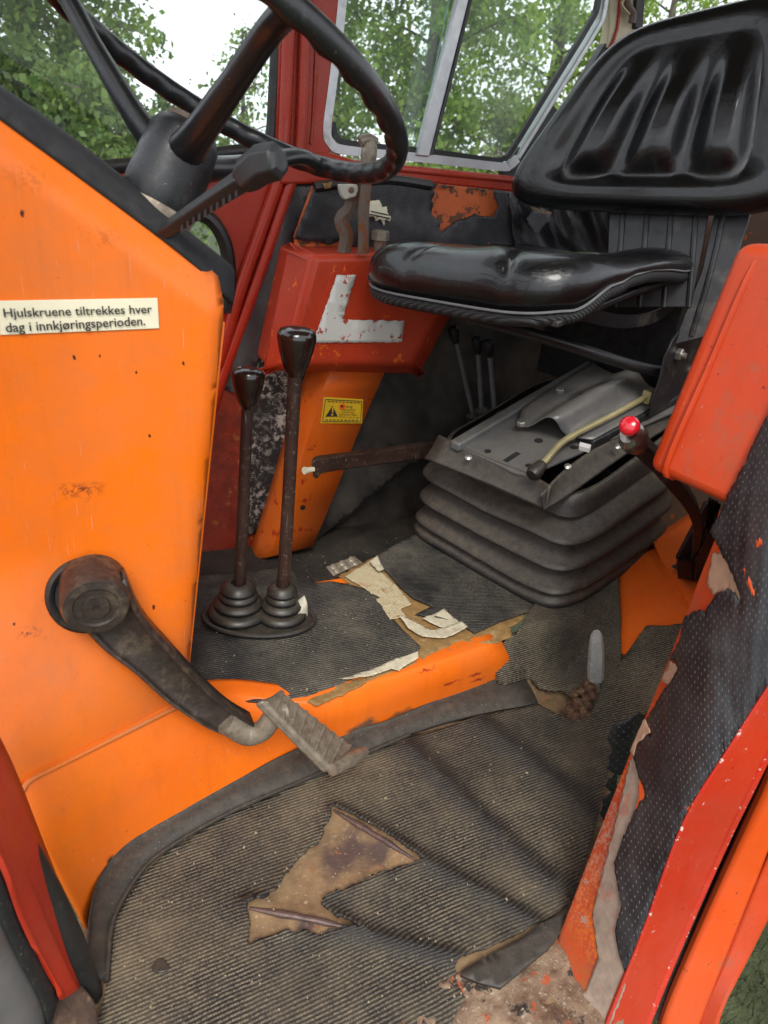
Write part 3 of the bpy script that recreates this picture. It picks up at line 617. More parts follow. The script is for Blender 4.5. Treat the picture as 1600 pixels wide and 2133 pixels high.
obj('divider_seal', tube_g(Ys([(994, -60), (945, 140), (898, 322)], YW-0.016), 0.005, 8, 3), M['rubber_clean'], cab)
pa = slab('front_pane', Ys([(715, -90), (945, -90), (869, 318), (722, 306), (686, 280)], YW+0.004), 0.005, M['glass'], cab, bevel=0)
pb = slab('rear_pane', Ys([(900, -90), (1268, -90), (1240, 60), (1062, 344), (830, 318)], YW+0.012), 0.005, M['glass2'], cab, bevel=0)
for xx in (1003, 1035):
    p, q = Yp(xx, 324, YW+0.010), Yp(xx+24, 327, YW+0.010); text('SOVIS', p, q-p, 0.016, M['labelpaper'], pb, 'etched_mark', up=(0, 0, 1))
obj('glass_edge', tube_g(Ys([(946, -60), (905, 150), (868, 316)], YW+0.002), 0.0022, 6, 3), plain('green_glass_edge', (0.16, 0.34, 0.29), 0.2), pa)
# front quarter light
q1, q2 = Yp(195, 352, 1.60), Yp(562, 318, YW)
u_ = 1.0
def QF(px_, py_): n_ = V((0.0, 0, 1)).cross(q2-q1).normalized(); return PL(px_, py_, q1, n_)
slab('quarter_pane', [QF(-120, 330), QF(566, 318), QF(592, -90), QF(-120, -90)], 0.005, M['glass'], cab, bevel=0)
obj('quarter_seal', tube_g([QF(-120, 362), QF(195, 350), QF(340, 335), QF(470, 318), QF(555, 306), QF(566, 280), QF(574, 150), QF(588, -90)], 0.014, 10, 5, flat=0.7, up=(0, 1, 0)), M['rubber_clean'], cab)
slab('quarter_sill', [QF(-120, 372), QF(195, 358), QF(470, 326), QF(566, 312), QF(566, 352), QF(190, 420), QF(-120, 430)], 0.02, M['red'], cab, bevel=0.002)
# rear pillar, latch, rear post
slab('rear_pillar', Ys([(1272, -90), (1350, -90), (1338, 60), (1312, 100), (1262, 100), (1270, 60)], YW), 0.03, M['cream'], cab, bevel=0.003)
slab('rear_pillar_lower', Ys([(1316, 90), (1255, 190), (1180, 310), (1130, 410), (1075, 400), (1165, 250), (1262, 90)], YW+0.001), 0.03, M['steel_black'], cab, bevel=0.003)
slab('corner_gasket', Ys([(1046, 352), (1090, 300), (1150, 215), (1172, 240), (1110, 400), (1046, 390)], YW-0.002), 0.02, M['rubber_clean'], cab, bevel=0.002)
obj('pillar_edge', tube_g(Ys([(1292, -90), (1286, 60), (1240, 150)], YW-0.004), 0.004, 8, 4), M['red'], cab)
slab('rear_pillar_trim', Ys([(1330, -90), (1352, -90), (1340, 60), (1322, 60)], YW-0.01), 0.02, M['steel_black'], cab, bevel=0.003)
lt = obj('window_latch', tube_g(Ys([(1302, -30), (1308, 10), (1318, 28), (1316, 48)], YW-0.02), 0.009, 8, 4), M['rustrod'], cab)
obj('latch_clip', tube_g(Ys([(1300, 0), (1296, 10), (1306, 24), (1312, 30)], YW-0.03), 0.0028, 6, 4), M['zinc'], lt)
obj('rear_post', tube_g([V((1.62, 1.50, 1.03)), V((1.62, 1.50, 1.8))], 0.034, 14, 2), M['red'], cab)
obj('rear_post_seal', tube_g([V((1.635, 1.44, 1.03)), V((1.635, 1.44, 1.8))], 0.03, 14, 2), M['rubber_clean'], cab)
rw = paint('rusty_brown_rear_wall', (0.16, 0.085, 0.055), (0.11, 0.06, 0.042), under=(0.66, 0.11, 0.012), und=0.45, rough=0.55)
slab('rear_wall', [(1.60, 0.45, 0.0), (1.66, 0.45, 1.02), (1.66, 1.72, 1.02), (1.60, 1.72, 0.0)], 0.02, rw, cab, bevel=0.004)
slab('roof', [(-0.4, 0.42, 1.90), (1.75, 0.42, 1.90), (1.75, 1.74, 1.90), (-0.4, 1.74, 1.90)], 0.04, plain('grey_headliner', (0.42, 0.41, 0.38), 0.8), cab, vec=(0, 0, 0.04))
obj('roof_rail', tube_g([V((-0.3, 1.70, 1.88)), V((1.7, 1.70, 1.88))], 0.03, 10, 2), M['red'], cab)
obj('roof_rail', tube_g([V((-0.3, 0.44, 1.88)), V((1.7, 0.44, 1.88))], 0.03, 10, 2), M['red'], cab)
# --- right-hand fender box with the white corner plate
YL = 1.50
bf = Ys([(652, 528), (960, 520), (905, 640), (862, 748), (846, 756), (600, 764), (588, 750)], YL)
bs = Ys([(600, 520), (560, 735), (562, 750), (580, 758)], YL+0.045)
front = Ys([(655, 532), (985, 528), (858, 757), (594, 762)], YL)
v_, f_ = join([])
def frustum(front, back):
    n = len(front); v = front+back; f = [tuple(range(n))]+[(i, i+n, (i+1) % n+n, (i+1) % n) for i in range(n)]
    if newell(front).dot(CAM-front[0]) < 0: f = [q[::-1] for q in f]
    return v, f
back = Ys([(610, 520), (1010, 518), (872, 775), (556, 770)], YL+0.06); back2 = [q+V((0, 0.10, 0)) for q in back]
n = len(front); g = frustum(front, back); vv = g[0]+back2; ff2 = list(g[1])+[tuple(q) for q in [(i+n, i+2*n, (i+1) % n+2*n, (i+1) % n+n) for i in range(n)]]
fb = mesh_obj('fender_box', vv, ff2, M['redorange'], cab, bevel=0.014, seg=4, smooth=50)
LPX = [(702, 573), (742, 573), (713, 666), (843, 669), (838, 713), (653, 714)]
tt = NT('chipped_white_paint'); m1 = tt.rng(tt.noise(38, 8, 0.72, seed=2), 0.58, 0.595)
tt.col(tt.mix(m1, (0.66, 0.66, 0.61, 1), (0.40, 0.045, 0.018))); tt.set(Roughness=0.45)
sheet('corner_plate', Ys(LPX, YL-0.006), tt.m, fb, None, step=0.02, jag=0.0022, jstep=0.004, th=0.002)
slab('plate_border', Ys([(692, 566), (752, 566), (724, 660), (852, 663), (846, 722), (640, 722)], YL-0.0008), 0.003, M['redorange'], fb, bevel=0.0004)
for a in ((698, 692), (800, 690)):
    obj('screw_hole', lathe_g([(0.0042, -0.0005), (0.0042, 0.0008), (0.0, 0.0008)], Yp(*a, YL-0.0035), (0, -1, 0), 12), M['dark_void'], fb)
# sloping strut below it with the warning sticker
YS = 1.565
st_f = Ys([(690, 762), (805, 760), (742, 905), (700, 1010), (648, 1138), (562, 1160), (600, 1045), (640, 920)], YS)
st_b = Ys([(652, 762), (830, 762), (690, 1138), (528, 1166), (575, 1010), (612, 890)], YS+0.05)
sl1 = Ys([(690, 762), (640, 920), (600, 1045), (562, 1160)], YS); sl2 = Ys([(655, 762), (605, 915), (568, 1040), (528, 1166)], YS+0.055)
ssp = [(Yp(628, 1060, YS), 0.010, (0.05, 0.02, 0.012), (1, 1, 1))]
stm = paint('orange_strut_paint', (0.70, 0.13, 0.006), (0.60, 0.085, 0.008), under=(0.42, 0.035, 0.012), und=0.45, chips=0.15, rough=0.38)
stg = loft_g([Ys([(808, 760), (745, 905), (705, 1010), (652, 1138)], YS+0.004), sl1, sl2, [q+V((0.0, 0.05, 0)) for q in sl2]], 3, 1)
strut = obj('fender_strut', stg, stm, cab, smooth=25, solid=0.004)
wl = slab('warning_sticker', Ys([(675, 827), (757, 832), (754, 882), (668, 882)], YS-0.002), 0.001, M['yellow'], cab, bevel=0.0003)
ys_ = YS-0.0042
def lin(a, b, r=0.0009): return tube_g(Ys([a, b], ys_+0.0007), r, 5, 1)
obj('sticker_border', join([lin((678, 832), (754, 836)), lin((672, 878), (751, 879)), lin((678, 832), (672, 878)), lin((754, 836), (751, 879))]), M['ink'], wl)
ds = []
for i in range(9):
    t0, t1_ = i/9+0.02, i/9+0.085
    for (a, b) in (((682, 836), (751, 839.5)), ((677, 874.5), (748, 875.5))):
        ds.append(lin((a[0]+(b[0]-a[0])*t0, a[1]+(b[1]-a[1])*t0), (a[0]+(b[0]-a[0])*t1_, a[1]+(b[1]-a[1])*t1_), 0.0012))
obj('sticker_dashes', join(ds), M['ink'], wl, kind='stuff')
slab('warning_triangle', Ys([(693, 845), (704, 868), (678, 868)], ys_+0.001), 0.0005, M['ink'], wl, bevel=0)
slab('exclamation_mark', Ys([(692, 848), (695, 848.5), (694, 860), (692, 860)], ys_), 0.0005, M['yellow'], wl, bevel=0)
obj('exclamation_dot', lathe_g([(0.0026, 0), (0.0026, 0.0006), (0, 0.0006)], Yp(692, 864, ys_), (0, -1, 0), 10), M['yellow'], wl)
for s_, a, b, hh in (('Warning', (706, 849), (734, 850), 0.0105), ('control', (712, 855), (740, 856), 0.008), ('must be', (712, 860), (738, 861), 0.008), ('horizontal when', (706, 865), (744, 866), 0.008), ('P.T.O. is not in use', (706, 870.5), (748, 871.5), 0.008)):
    p, q = Yp(*a, ys_+0.0005), Yp(*b, ys_+0.0005); text(s_, p, q-p, hh, M['ink'], wl, up=(0, 0, 1))
obj('bolt_hole', lathe_g([(0.0085, -0.001), (0.0085, 0.0012), (0.0045, 0.0016), (0.0042, 0.0004), (0, 0.0004)], Yp(713, 847, YS-0.003), (0, -1, 0), 14), M['orange_worn'], wl)
obj('bolt_hole', lathe_g([(0.0036, 0), (0.0036, 0.0012), (0, 0.0012)], Yp(712, 846, YS-0.0035), (0, -1, 0), 12), M['dark_void'], wl)
obj('bolt_hole', lathe_g([(0.007, 0), (0.007, 0.0012), (0.004, 0.0016), (0.0035, 0.0006), (0, 0.0006)], Yp(631, 1057, YS-0.001), (0, -1, 0), 14), M['dark_void'], cab)
# hexagonal cap on the panel
hp = Yp(792, 500, 1.54)
hx = obj('hex_cap', lathe_g([(0.02, 0), (0.02, 0.018), (0.017, 0.021), (0.0, 0.021)], hp, (0, 0, 1), 6), M['castlight'], cab, smooth=0)
obj('cap_stem', lathe_g([(0.014, 0), (0.014, -0.04)], hp, (0, 0, 1), 14), M['rustrod'], hx)

# --- left-hand wheel arch in front of the seat: sloping face, ledge, box
HB = lambda x, y: HF(x, y, ff)
wa = [[HB(1278, 1150)+V((0, 0, -.004)), HB(1284, 1200)+V((0, 0, -.004)), HB(1288, 1290), HB(1293, 1384), V((1.00, 0.78, 0.04)), V((0.95, 0.60, 0.04))],
      [V((1.29, 1.10, 0.19)), V((1.225, 1.00, 0.195)), V((1.195, 0.93, 0.19)), V((1.165, 0.85, 0.165)), V((1.13, 0.78, 0.16)), V((1.06, 0.60, 0.16))],
      [V((1.31, 1.11, 0.215)), V((1.25, 1.00, 0.215)), V((1.225, 0.93, 0.212)), V((1.20, 0.85, 0.20)), V((1.17, 0.78, 0.20)), V((1.10, 0.60, 0.20))],
      [V((1.60, 1.22, 0.225)), V((1.55, 1.05, 0.225)), V((1.50, 0.95, 0.225)), V((1.46, 0.85, 0.225)), V((1.42, 0.78, 0.225)), V((1.38, 0.60, 0.225))]]
asp = [(V((1.24, 0.93, 0.2)), 0.03, (0.45, 0.055, 0.01), (1, 1, 1)), (HB(1296, 1370), 0.012, RUST, (1, 1, 1))]
M['arch'] = paint('orange_arch_paint', (0.76, 0.125, 0.006), (0.66, 0.09, 0.008), chips=0.3, chscale=120, dirt=0.06, rough=0.40, spots=asp, loc=CABL)
obj('wheel_arch', loft_g(wa, 4, 4), M['arch'], cab, smooth=60, solid=0.004)
slab('arch_inner_wall', [(1.25, 0.60, 0.0), (1.02, 0.60, 0.55), (1.02, 0.60, 0.98), (1.66, 0.60, 1.0), (1.66, 0.60, 0.0)], 0.01, M['fender'], cab, bevel=0.002)
# box on the arch
b0 = [V((0.729, 0.672, 0.640)), V((0.790, 0.50, 0.628)), V((0.845, 0.50, 0.955)), V((0.775, 0.672, 0.945))]
bx = slab('arch_box', b0, 0.4, M['fender'], cab, bevel=0.016, seg=4, vec=(0.40, 0.05, 0.0), smooth=60)
e = [b0[0].lerp(b0[1], 0.16), b0[3].lerp(b0[2], 0.16)]
obj('box_seam', tube_g([e[0]+V((0.02, 0, -0.002)), e[0]+V((-0.001, 0, 0.022)), e[0].lerp(e[1], 0.5)+V((-0.0015, 0, 0)), e[1]+V((-0.001, 0, -0.024)), e[1]+V((0.03, 0.0, 0.002))], 0.0042, 8, 5), M['fender'], bx)
# --- rear door jamb: orange inner flange, torn lining, red post
jin = [V((0.455, 0.362, -0.12)), V((0.600, 0.458, 0.045)), V((0.672, 0.503, 0.208)), V((0.738, 0.540, 0.385)), V((0.765, 0.552, 0.585)), V((0.80, 0.555, 0.80)), V((0.85, 0.555, 1.05))]
jout = [Yp(x, y, yy)+V((0.010, 0.008, 0)) for (x, y), yy in zip([(1240, 2210), (1265, 2133), (1345, 1930), (1425, 1715), (1520, 1560), (1620, 1405), (1850, 1060)], (.300, .318, .352, .385, .392, .396, .40))]
jmid = [a.lerp(b, 0.5)+V((-0.006, 0, 0)) for a, b in zip(jin, jout)]
jamb = obj('rear_door_jamb', loft_g([[q+V((0.06, 0.03, -0.01)) for q in jin], [q+V((0.006, 0.002, 0)) for q in jin], [q+V((-0.002, -0.008, 0)) for q in jin], jmid, jout, [q+V((0.05, 0.032, 0)) for q in jout]], 4, 3), M['jamb'], cab, smooth=60, solid=0.003)
jamb.data.materials[0] = paint('scraped_red_jamb_rusty_foot', (0.40, 0.040, 0.013), (0.52, 0.085, 0.012), under=(0.30, 0.235, 0.19), und=0.5, dirt=0.30, dirtcol=(0.17, 0.10, 0.06), rough=0.5, chips=0.35, loc=CABL,
    scuffs=[(V((0.50, 0.36, 0.0)), 0.16, (0.10, 0.05, 0.03), (1, 1, 1)), (V((0.54, 0.42, 0.03)), 0.11, (0.05, 0.03, 0.022), (1, 1, 1)), (V((0.47, 0.30, -0.08)), 0.18, (0.26, 0.17, 0.11), (1, 1, 1)), (V((0.62, 0.47, 0.12)), 0.13, (0.33, 0.26, 0.21), (1, 1, 1)), (V((0.58, 0.42, 0.08)), 0.13, (0.66, 0.13, 0.004), (1, 1, 1)), (V((0.70, 0.51, 0.28)), 0.10, (0.70, 0.15, 0.004), (1, 1, 1))])
# jamb surface addressed by (s along, t across)
JI, JM, JO = cr(jin, 10), cr(jmid, 10), cr(jout, 10)
def JS(s, t_, lift=0.0):
    i = min(len(JI)-2, max(0, int(s))); k = s-i
    a, b, c = JI[i].lerp(JI[i+1], k), JM[i].lerp(JM[i+1], k), JO[i].lerp(JO[i+1], k)
    p = a*(1-t_)*(1-2*t_)+b*4*t_*(1-t_)+c*t_*(2*t_-1) if True else a
    return p+V((-0.95, -0.30, 0.1))*lift
def jpx(x, y):
    best = None
    for s in np.arange(0, len(JI)-1, 1.0):
        for t_ in np.arange(-0.1, 1.06, 0.1):
            q = JS(s, t_)-CAM; zz = q.dot(F_); d = (PW/2+FPX*q.dot(R_)/zz-x)**2+(PH/2-FPX*q.dot(U_)/zz-y)**2
            if best is None or d < best[0]: best = (d, s, t_)
    s0, t0 = best[1:]
    for w_ in (0.4, 0.12, 0.04):
        for ds_ in (-2, -1, 0, 1, 2):
            for dt in (-2, -1, 0, 1, 2):
                s, t_ = min(len(JI)-1.01, max(0, best[1]+ds_*w_)), best[2]+dt*w_*0.12
                q = JS(s, t_)-CAM; zz = q.dot(F_); d = (PW/2+FPX*q.dot(R_)/zz-x)**2+(PH/2-FPX*q.dot(U_)/zz-y)**2
                if d < best[0]: best = (d, s, t_)
    return best[1], best[2]
lp = [(1488, 1105), (1500, 1128), (1512, 1150), (1540, 1210), (1552, 1250), (1530, 1225), (1508, 1232), (1478, 1268), (1450, 1272), (1432, 1290), (1426, 1330), (1404, 1372), (1418, 1376), (1420, 1392), (1402, 1420), (1380, 1452), (1352, 1500), (1366, 1526), (1340, 1540), (1328, 1570), (1336, 1600), (1352, 1650), (1328, 1690), (1306, 1740), (1288, 1790), (1296, 1840), (1304, 1880), (1290, 1930), (1300, 1985)]
JST = [jpx(*a) for a in lp]
SL = 0.022      # metres per step along the jamb, roughly
out2 = [V((s*SL, t_*0.15, 0)) for s, t_ in JST]
s_lo = out2[-1].x; s_hi = (len(JI)-1.05)*SL
poly = [V((s_hi, 0.02*0.15, 0)), V((out2[0].x+0.02, -0.06*0.15, 0))]+out2+[V((s_lo, 0.152, 0)), V((s_hi, 0.152, 0))]
JL = [0.0]
for i_ in range(len(JM)-1): JL.append(JL[-1]+(JM[i_+1]-JM[i_]).length)
def juv(u, v):
    s = u/SL; i = min(len(JM)-2, max(0, int(s))); w_ = (JI[i]-JO[i]).length
    return (JL[i]+(JL[i+1]-JL[i])*(s-i), (v/0.15-0.5)*w_)
def j3(u, v):
    return JS(u/SL, v/0.15, 0.0085+0.003*noise.noise(V((u*7, v*9, 3)))+0.0012*noise.noise(V((u*30, v*30, 3))))
sheet('jamb_lining', poly, M['vinyl_near'], cab, XY, step=0.008, jag=0.003, to3=j3, th=0.0025, uvrot=0.5, uvf=juv)
def loose(name, pts, mat, par, lift=0.012, **k):
    q = [jpx(*a) for a in pts]
    return sheet(name, [V((s*SL, t_*0.15, 0)) for s, t_ in q], mat, par, XY, step=0.006, jag=0.002, to3=lambda u, v: JS(u/SL, v/0.15, lift+(0.05*abs(v-0.03) if lift > 0.002 else 0.0045)), th=0.0015, **k)
tanb = plain('tan_vinyl_backing', (0.36, 0.22, 0.14), 0.75, var=0.3, scale=50)
loose('torn_vinyl_flap', [(1490, 1150), (1512, 1155), (1535, 1195), (1552, 1240), (1545, 1250), (1520, 1228), (1490, 1240), (1478, 1215)], tanb, cab, 0.004)
loose('torn_vinyl_flap', [(1352, 1492), (1364, 1520), (1350, 1532), (1335, 1545), (1330, 1570), (1322, 1560), (1338, 1520)], tanb, cab, 0.010)
loose('torn_vinyl_flap', [(1404, 1372), (1418, 1388), (1416, 1412), (1398, 1424), (1385, 1412), (1396, 1392)], tanb, cab, 0.008)
loose('bare_filler_strip', [(1335, 1540), (1350, 1600), (1345, 1660), (1340, 1700), (1318, 1745), (1300, 1800), (1305, 1850), (1318, 1890), (1305, 1945), (1316, 1990), (1305, 2060), (1275, 2133), (1185, 2133), (1225, 2060), (1252, 1990), (1240, 1900), (1256, 1830), (1280, 1740), (1302, 1650), (1318, 1580)], plain('bare_beige_filler', (0.33, 0.255, 0.195), 0.85, var=0.45, scale=60, dirt=0.35, dirtcol=(0.40, 0.06, 0.02), dscale=22, bump=0.3), cab, 0.0005)
sm_ = paint('brushed_orange_smear', (0.58, 0.085, 0.012), (0.46, 0.055, 0.012), chips=0.5, chipcol=(0.03, 0.03, 0.03), chscale=60)
for sp_ in ([(1340, 1590), (1362, 1600), (1360, 1640), (1350, 1690), (1330, 1700), (1338, 1650)], [(1310, 1740), (1336, 1730), (1330, 1800), (1312, 1850), (1300, 1800)], [(1308, 1850), (1330, 1870), (1336, 1895), (1318, 1885), (1304, 1880)], [(1502, 1104), (1520, 1120), (1545, 1150), (1566, 1190), (1580, 1235), (1574, 1236), (1560, 1195), (1538, 1158), (1512, 1128)], [(1583, 1120), (1596, 1118), (1596, 1136), (1584, 1138)], [(1430, 1668), (1452, 1666), (1450, 1674), (1432, 1676)]):
    q = [jpx(*a) for a in sp_]
    sheet('paint_smear', [V((s_*SL, t_*0.15, 0)) for s_, t_ in q], sm_, cab, XY, step=0.004, jag=0.004, jstep=0.003, to3=lambda u, v: j3(u, v)+V((-0.95, -0.30, 0.1))*0.0022, th=0.0004)
# dangling shreds of lining on the inside of the jamb
def shred(pts, y, seed):
    sheet('lining_shred', Ys(pts, y), M['vinyl_near'], cab, None, step=0.008, jag=0.005, hf=lambda u, v: 0.012*noise.noise(V((u*25, v*25, seed))), th=0.002, seed=seed)
shred([(1330, 1480), (1300, 1512), (1275, 1515), (1268, 1545), (1282, 1570), (1265, 1600), (1285, 1612), (1302, 1600), (1330, 1560), (1350, 1500)], 0.585, 3)
shred([(1285, 1612), (1268, 1622), (1262, 1640), (1275, 1650), (1258, 1665), (1252, 1700), (1262, 1712), (1290, 1650)], 0.545, 5)
# red post and outer skins
def strip3(name, L, Rr, mat, dep, k=4, bevel=0.004):
    L, Rr = cr(L, k), cr(Rr, k); v, f = [], []; D = V(dep)
    for a, b in zip(L, Rr): v += [a, b, b+D, a+D]
    for i in range(len(L)-1):
        for j in range(4): f.append((i*4+j, i*4+4+j, i*4+4+(j+1) % 4, i*4+(j+1) % 4))
    f += [(0, 1, 2, 3), tuple(len(v)-1-j for j in range(4))]
    o = mesh_obj(name, v, f, mat, cab, bevel=bevel, smooth=40)
    bm = bmesh.new(); bm.from_mesh(o.data); bmesh.ops.recalc_face_normals(bm, faces=bm.faces); bm.to_mesh(o.data); bm.free(); return o
def PR(a, ys): return [Yp(x, y, yy) for (x, y), yy in zip(a, ys)]
M['post'] = paint('scuffed_red_post_paint', (0.43, 0.025, 0.005), (0.34, 0.018, 0.006), chips=0.38, chipcol=(0.55, 0.40, 0.33), chscale=55, rough=0.26)
pl = PR([(1240, 2210), (1265, 2133), (1345, 1930), (1425, 1715), (1520, 1560), (1620, 1405), (1850, 1060)], (.300, .318, .352, .385, .392, .396, .40))
pr = PR([(1350, 2210), (1375, 2133), (1430, 2000), (1510, 1830), (1565, 1700), (1640, 1545), (1860, 1180)], (.290, .306, .330, .352, .358, .362, .366))
pr = [a.lerp(b, 0.74) for a, b in zip(pl, pr)]
strip3('door_post', pl, pr, M['post'], (0.010, 0.022, 0.0))
M['chipbead'] = paint('chipped_red_bead', (0.48, 0.022, 0.008), (0.36, 0.018, 0.008), chips=0.85, chipcol=(0.60, 0.47, 0.40), chscale=110, rough=0.26)
obj('post_bead', tube_g([q+V((0.004, 0.004, 0)) for q in pr], 0.0065, 10, 6), M['chipbead'], cab)
obj('post_edge', tube_g([q+V((0.001, 0.001, 0)) for q in pl], 0.0022, 8, 6), M['chipbead'], cab)
ql = PR([(1355, 2210), (1378, 2133), (1440, 1990), (1520, 1815), (1580, 1690), (1650, 1545), (1870, 1200)], (.294, .308, .330, .350, .356, .360, .364))
qr = PR([(1445, 2210), (1472, 2133), (1520, 2010), (1580, 1860), (1640, 1710), (1700, 1590), (1900, 1240)], (.275, .290, .312, .333, .340, .344, .348))
gq = [a.copy() for a in ql]
for q in ql+qr: q += V((0.012, 0.010, 0))
PGAP = [a.copy() for a in pl]
strip3('door_post_flange', [a.lerp(b, 0.12) for a, b in zip(ql, qr)], [a.lerp(b, 0.98) for a, b in zip(ql, qr)], M['flange'], (0.012, 0.022, 0.0), bevel=0.008)
rl = PR([(1425, 2210), (1450, 2133), (1520, 1985), (1590, 1820), (1650, 1690), (1720, 1560), (1920, 1240)], (.285, .298, .318, .338, .344, .348, .35))
rr_ = PR([(1480, 2210), (1503, 2133), (1560, 2020), (1640, 1860), (1700, 1740), (1780, 1600), (1960, 1300)], (.262, .276, .296, .318, .325, .33, .335))
for q in rl+rr_: q += V((0.018, 0.012, 0))
strip3('outer_skin', rl, rr_, M['fender'], (0.06, 0.04, 0.0), bevel=0.006)
strip3('post_backing', [a+V((0.035, 0.035, 0)) for a in PGAP], [a.lerp(b, 0.5)+V((0.03, 0.03, 0)) for a, b in zip(rl, rr_)], M['grime'], (0.02, 0.02, 0.0), bevel=0)
# --- sill rust, loose rubber strip end at the rear corner
t = NT('flaking_sill'); c_ = t.mix(t.rng(t.noise(16, 8, 0.72), 0.38, 0.62), (0.34, 0.235, 0.15, 1), (0.13, 0.065, 0.035))
c_ = t.mix(t.rng(t.noise(24, 8, 0.75, seed=3), 0.56, 0.60), c_, (0.035, 0.025, 0.02)); c_ = t.mix(t.rng(t.noise(30, 7, 0.7, seed=7), 0.60, 0.63), c_, (0.45, 0.075, 0.02)); c_ = t.mix(t.rng(t.noise(150, 5, 0.75, seed=9), 0.58, 0.64, 0, 0.8), c_, (0.48, 0.40, 0.30))
t.col(c_); M['sill'] = t.set(Roughness=0.85, Normal=t.bump(t.noise(90, 8, 0.75), 0.9, 0.006))
sheet('rust_sill', [(0.28, 0.40, 0.0), (0.36, 0.36, 0.0), (0.50, 0.26, 0.0), (0.61, 0.33, 0.0), (0.60, 0.43, 0.0), (0.56, 0.46, 0.0), (0.44, 0.45, 0.0), (0.33, 0.44, 0.0)], M['sill'], cab, XY, step=0.006, jag=0.003, hf=lambda u, v: 0.003+0.006*noise.noise(V((u*28, v*28, 2)))+0.003*noise.noise(V((u*90, v*90, 2))), th=0.01)
cs = [HF(*a, fr) for a in ((1190, 1885), (1170, 1905), (1085, 1962), (1010, 2003), (962, 2030), (958, 2042), (1000, 2058), (1040, 2068), (1085, 2030), (1140, 1985), (1178, 1935))]
sheet('corner_strip', cs, M['rubber'], cab, XY, step=0.012, hf=lambda u, v: fr(u, v)+0.012, th=0.005)
# --- front door edge: rubber seal, red flange, dark strip, grey skin
sealp = [Yp(-60, 1530, .66), Yp(0, 1655, .64), Yp(40, 1760, .63), Yp(90, 1860, .62), Yp(140, 1970, .605), Yp(186, 2070, .595), Zp(196, 2100, -0.01)]
obj('door_seal', tube_g(sealp, [0.016, 0.017, 0.019, 0.020, 0.021, 0.016, 0.010], 14, 5), M['rubber_clean'], cab)
fl1 = [Yp(-80, 1520, .60), Yp(0, 1668, .595), Yp(60, 1810, .59), Yp(110, 1930, .585), Yp(165, 2052, .58)]
fl2 = [Yp(-80, 1660, .55), Yp(0, 1790, .55), Yp(40, 1900, .55), Yp(92, 2010, .55), Yp(128, 2072, .55)]
obj('front_door_flange', loft_g([[q+V((0.01, 0.05, 0)) for q in fl1], fl1, [a.lerp(b, 0.25)+V((0.002, -0.004, 0)) for a, b in zip(fl1, fl2)], [a.lerp(b, 0.9)+V((0, -0.006, 0)) for a, b in zip(fl1, fl2)], fl2, [q+V((-0.01, 0.03, 0)) for q in fl2]], 4, 3), paint('bright_red_flange', (0.50, 0.032, 0.010), (0.40, 0.026, 0.010), chips=0.2, rough=0.4), cab, solid=0.003)
fl3 = [Yp(-80, 1780, .53), Yp(0, 1915, .53), Yp(40, 2000, .53), Yp(86, 2085, .53), Yp(100, 2140, .53)]
obj('front_dark_seal', loft_g([[q+V((0.002, 0.012, 0)) for q in fl2], [a.lerp(b, 0.5)+V((0.0, -0.004, 0)) for a, b in zip(fl2, fl3)], fl3], 3, 2), M['rubber'], cab, solid=0.003)
fl4 = [Yp(-160, 1900, .50), Yp(-120, 2030, .50), Yp(-80, 2130, .50), Yp(-20, 2200, .50), Yp(20, 2240, .50)]
obj('front_outer_skin', loft_g([[q+V((0, 0.004, 0)) for q in fl3], fl4], 3, 2), plain('grey_primered_skin', (0.15, 0.14, 0.13), 0.6, var=0.4, scale=12, dirt=0.4, dirtcol=(0.16, 0.06, 0.05)), cab, solid=0.003)
obj('rusted_post_foot', loft_g([[Zp(196, 2085, 0.035), Zp(205, 2130, 0.02), Zp(190, 2180, 0.01)], [Zp(165, 2050, 0.05), Zp(160, 2110, 0.04), Zp(150, 2170, 0.03)], [Zp(130, 2065, 0.06), Zp(118, 2120, 0.05), Zp(110, 2180, 0.04)]], 5, 5), plain('rotten_rust', (0.075, 0.04, 0.024), 0.9, var=0.6, scale=70, dirt=0.5, dirtcol=(0.22, 0.13, 0.06), dscale=55, bump=1.0, bscale=120), cab, solid=0.02)
obj('front_door_pillar', tube_g([fl1[0]+V((-0.03, 0.02, -0.05)), V((-0.20, 0.58, 1.0)), V((-0.24, 0.56, 1.88))], 0.03, 12, 4), M['red'], cab)
obj('sill_skirt', prism_g([(-0.12, 0.60, -0.03), (0.20, 0.50, -0.03), (0.36, 0.39, -0.03), (0.50, 0.29, -0.03), (0.60, 0.36, -0.03), (0.40, 0.62, -0.03), (-0.05, 0.72, -0.03)], (0, 0, -0.30)), M['filthyred'], cab, bevel=0.004)
slab('front_right_panel', [(-0.8, 1.672, 0.0), (0.26, 1.672, 0.0), (0.20, 1.672, 0.84), (-0.8, 1.60, 0.84)], 0.01, M['red'], cab)
slab('rear_fender', [(1.02, 0.36, 0.10), (0.98, 0.38, 0.60), (1.10, 0.38, 0.92), (1.75, 0.38, 0.95), (1.75, 0.36, 0.10)], 0.20, M['fender'], cab, bevel=0.02, vec=(0, 0.20, 0))
slab('front_post_strip', [Zp(85, 2075, 0.06), Zp(122, 2080, 0.05), Zp(140, 2190, 0.02), Zp(84, 2190, 0.04)], 0.01, M['rubber'], cab)

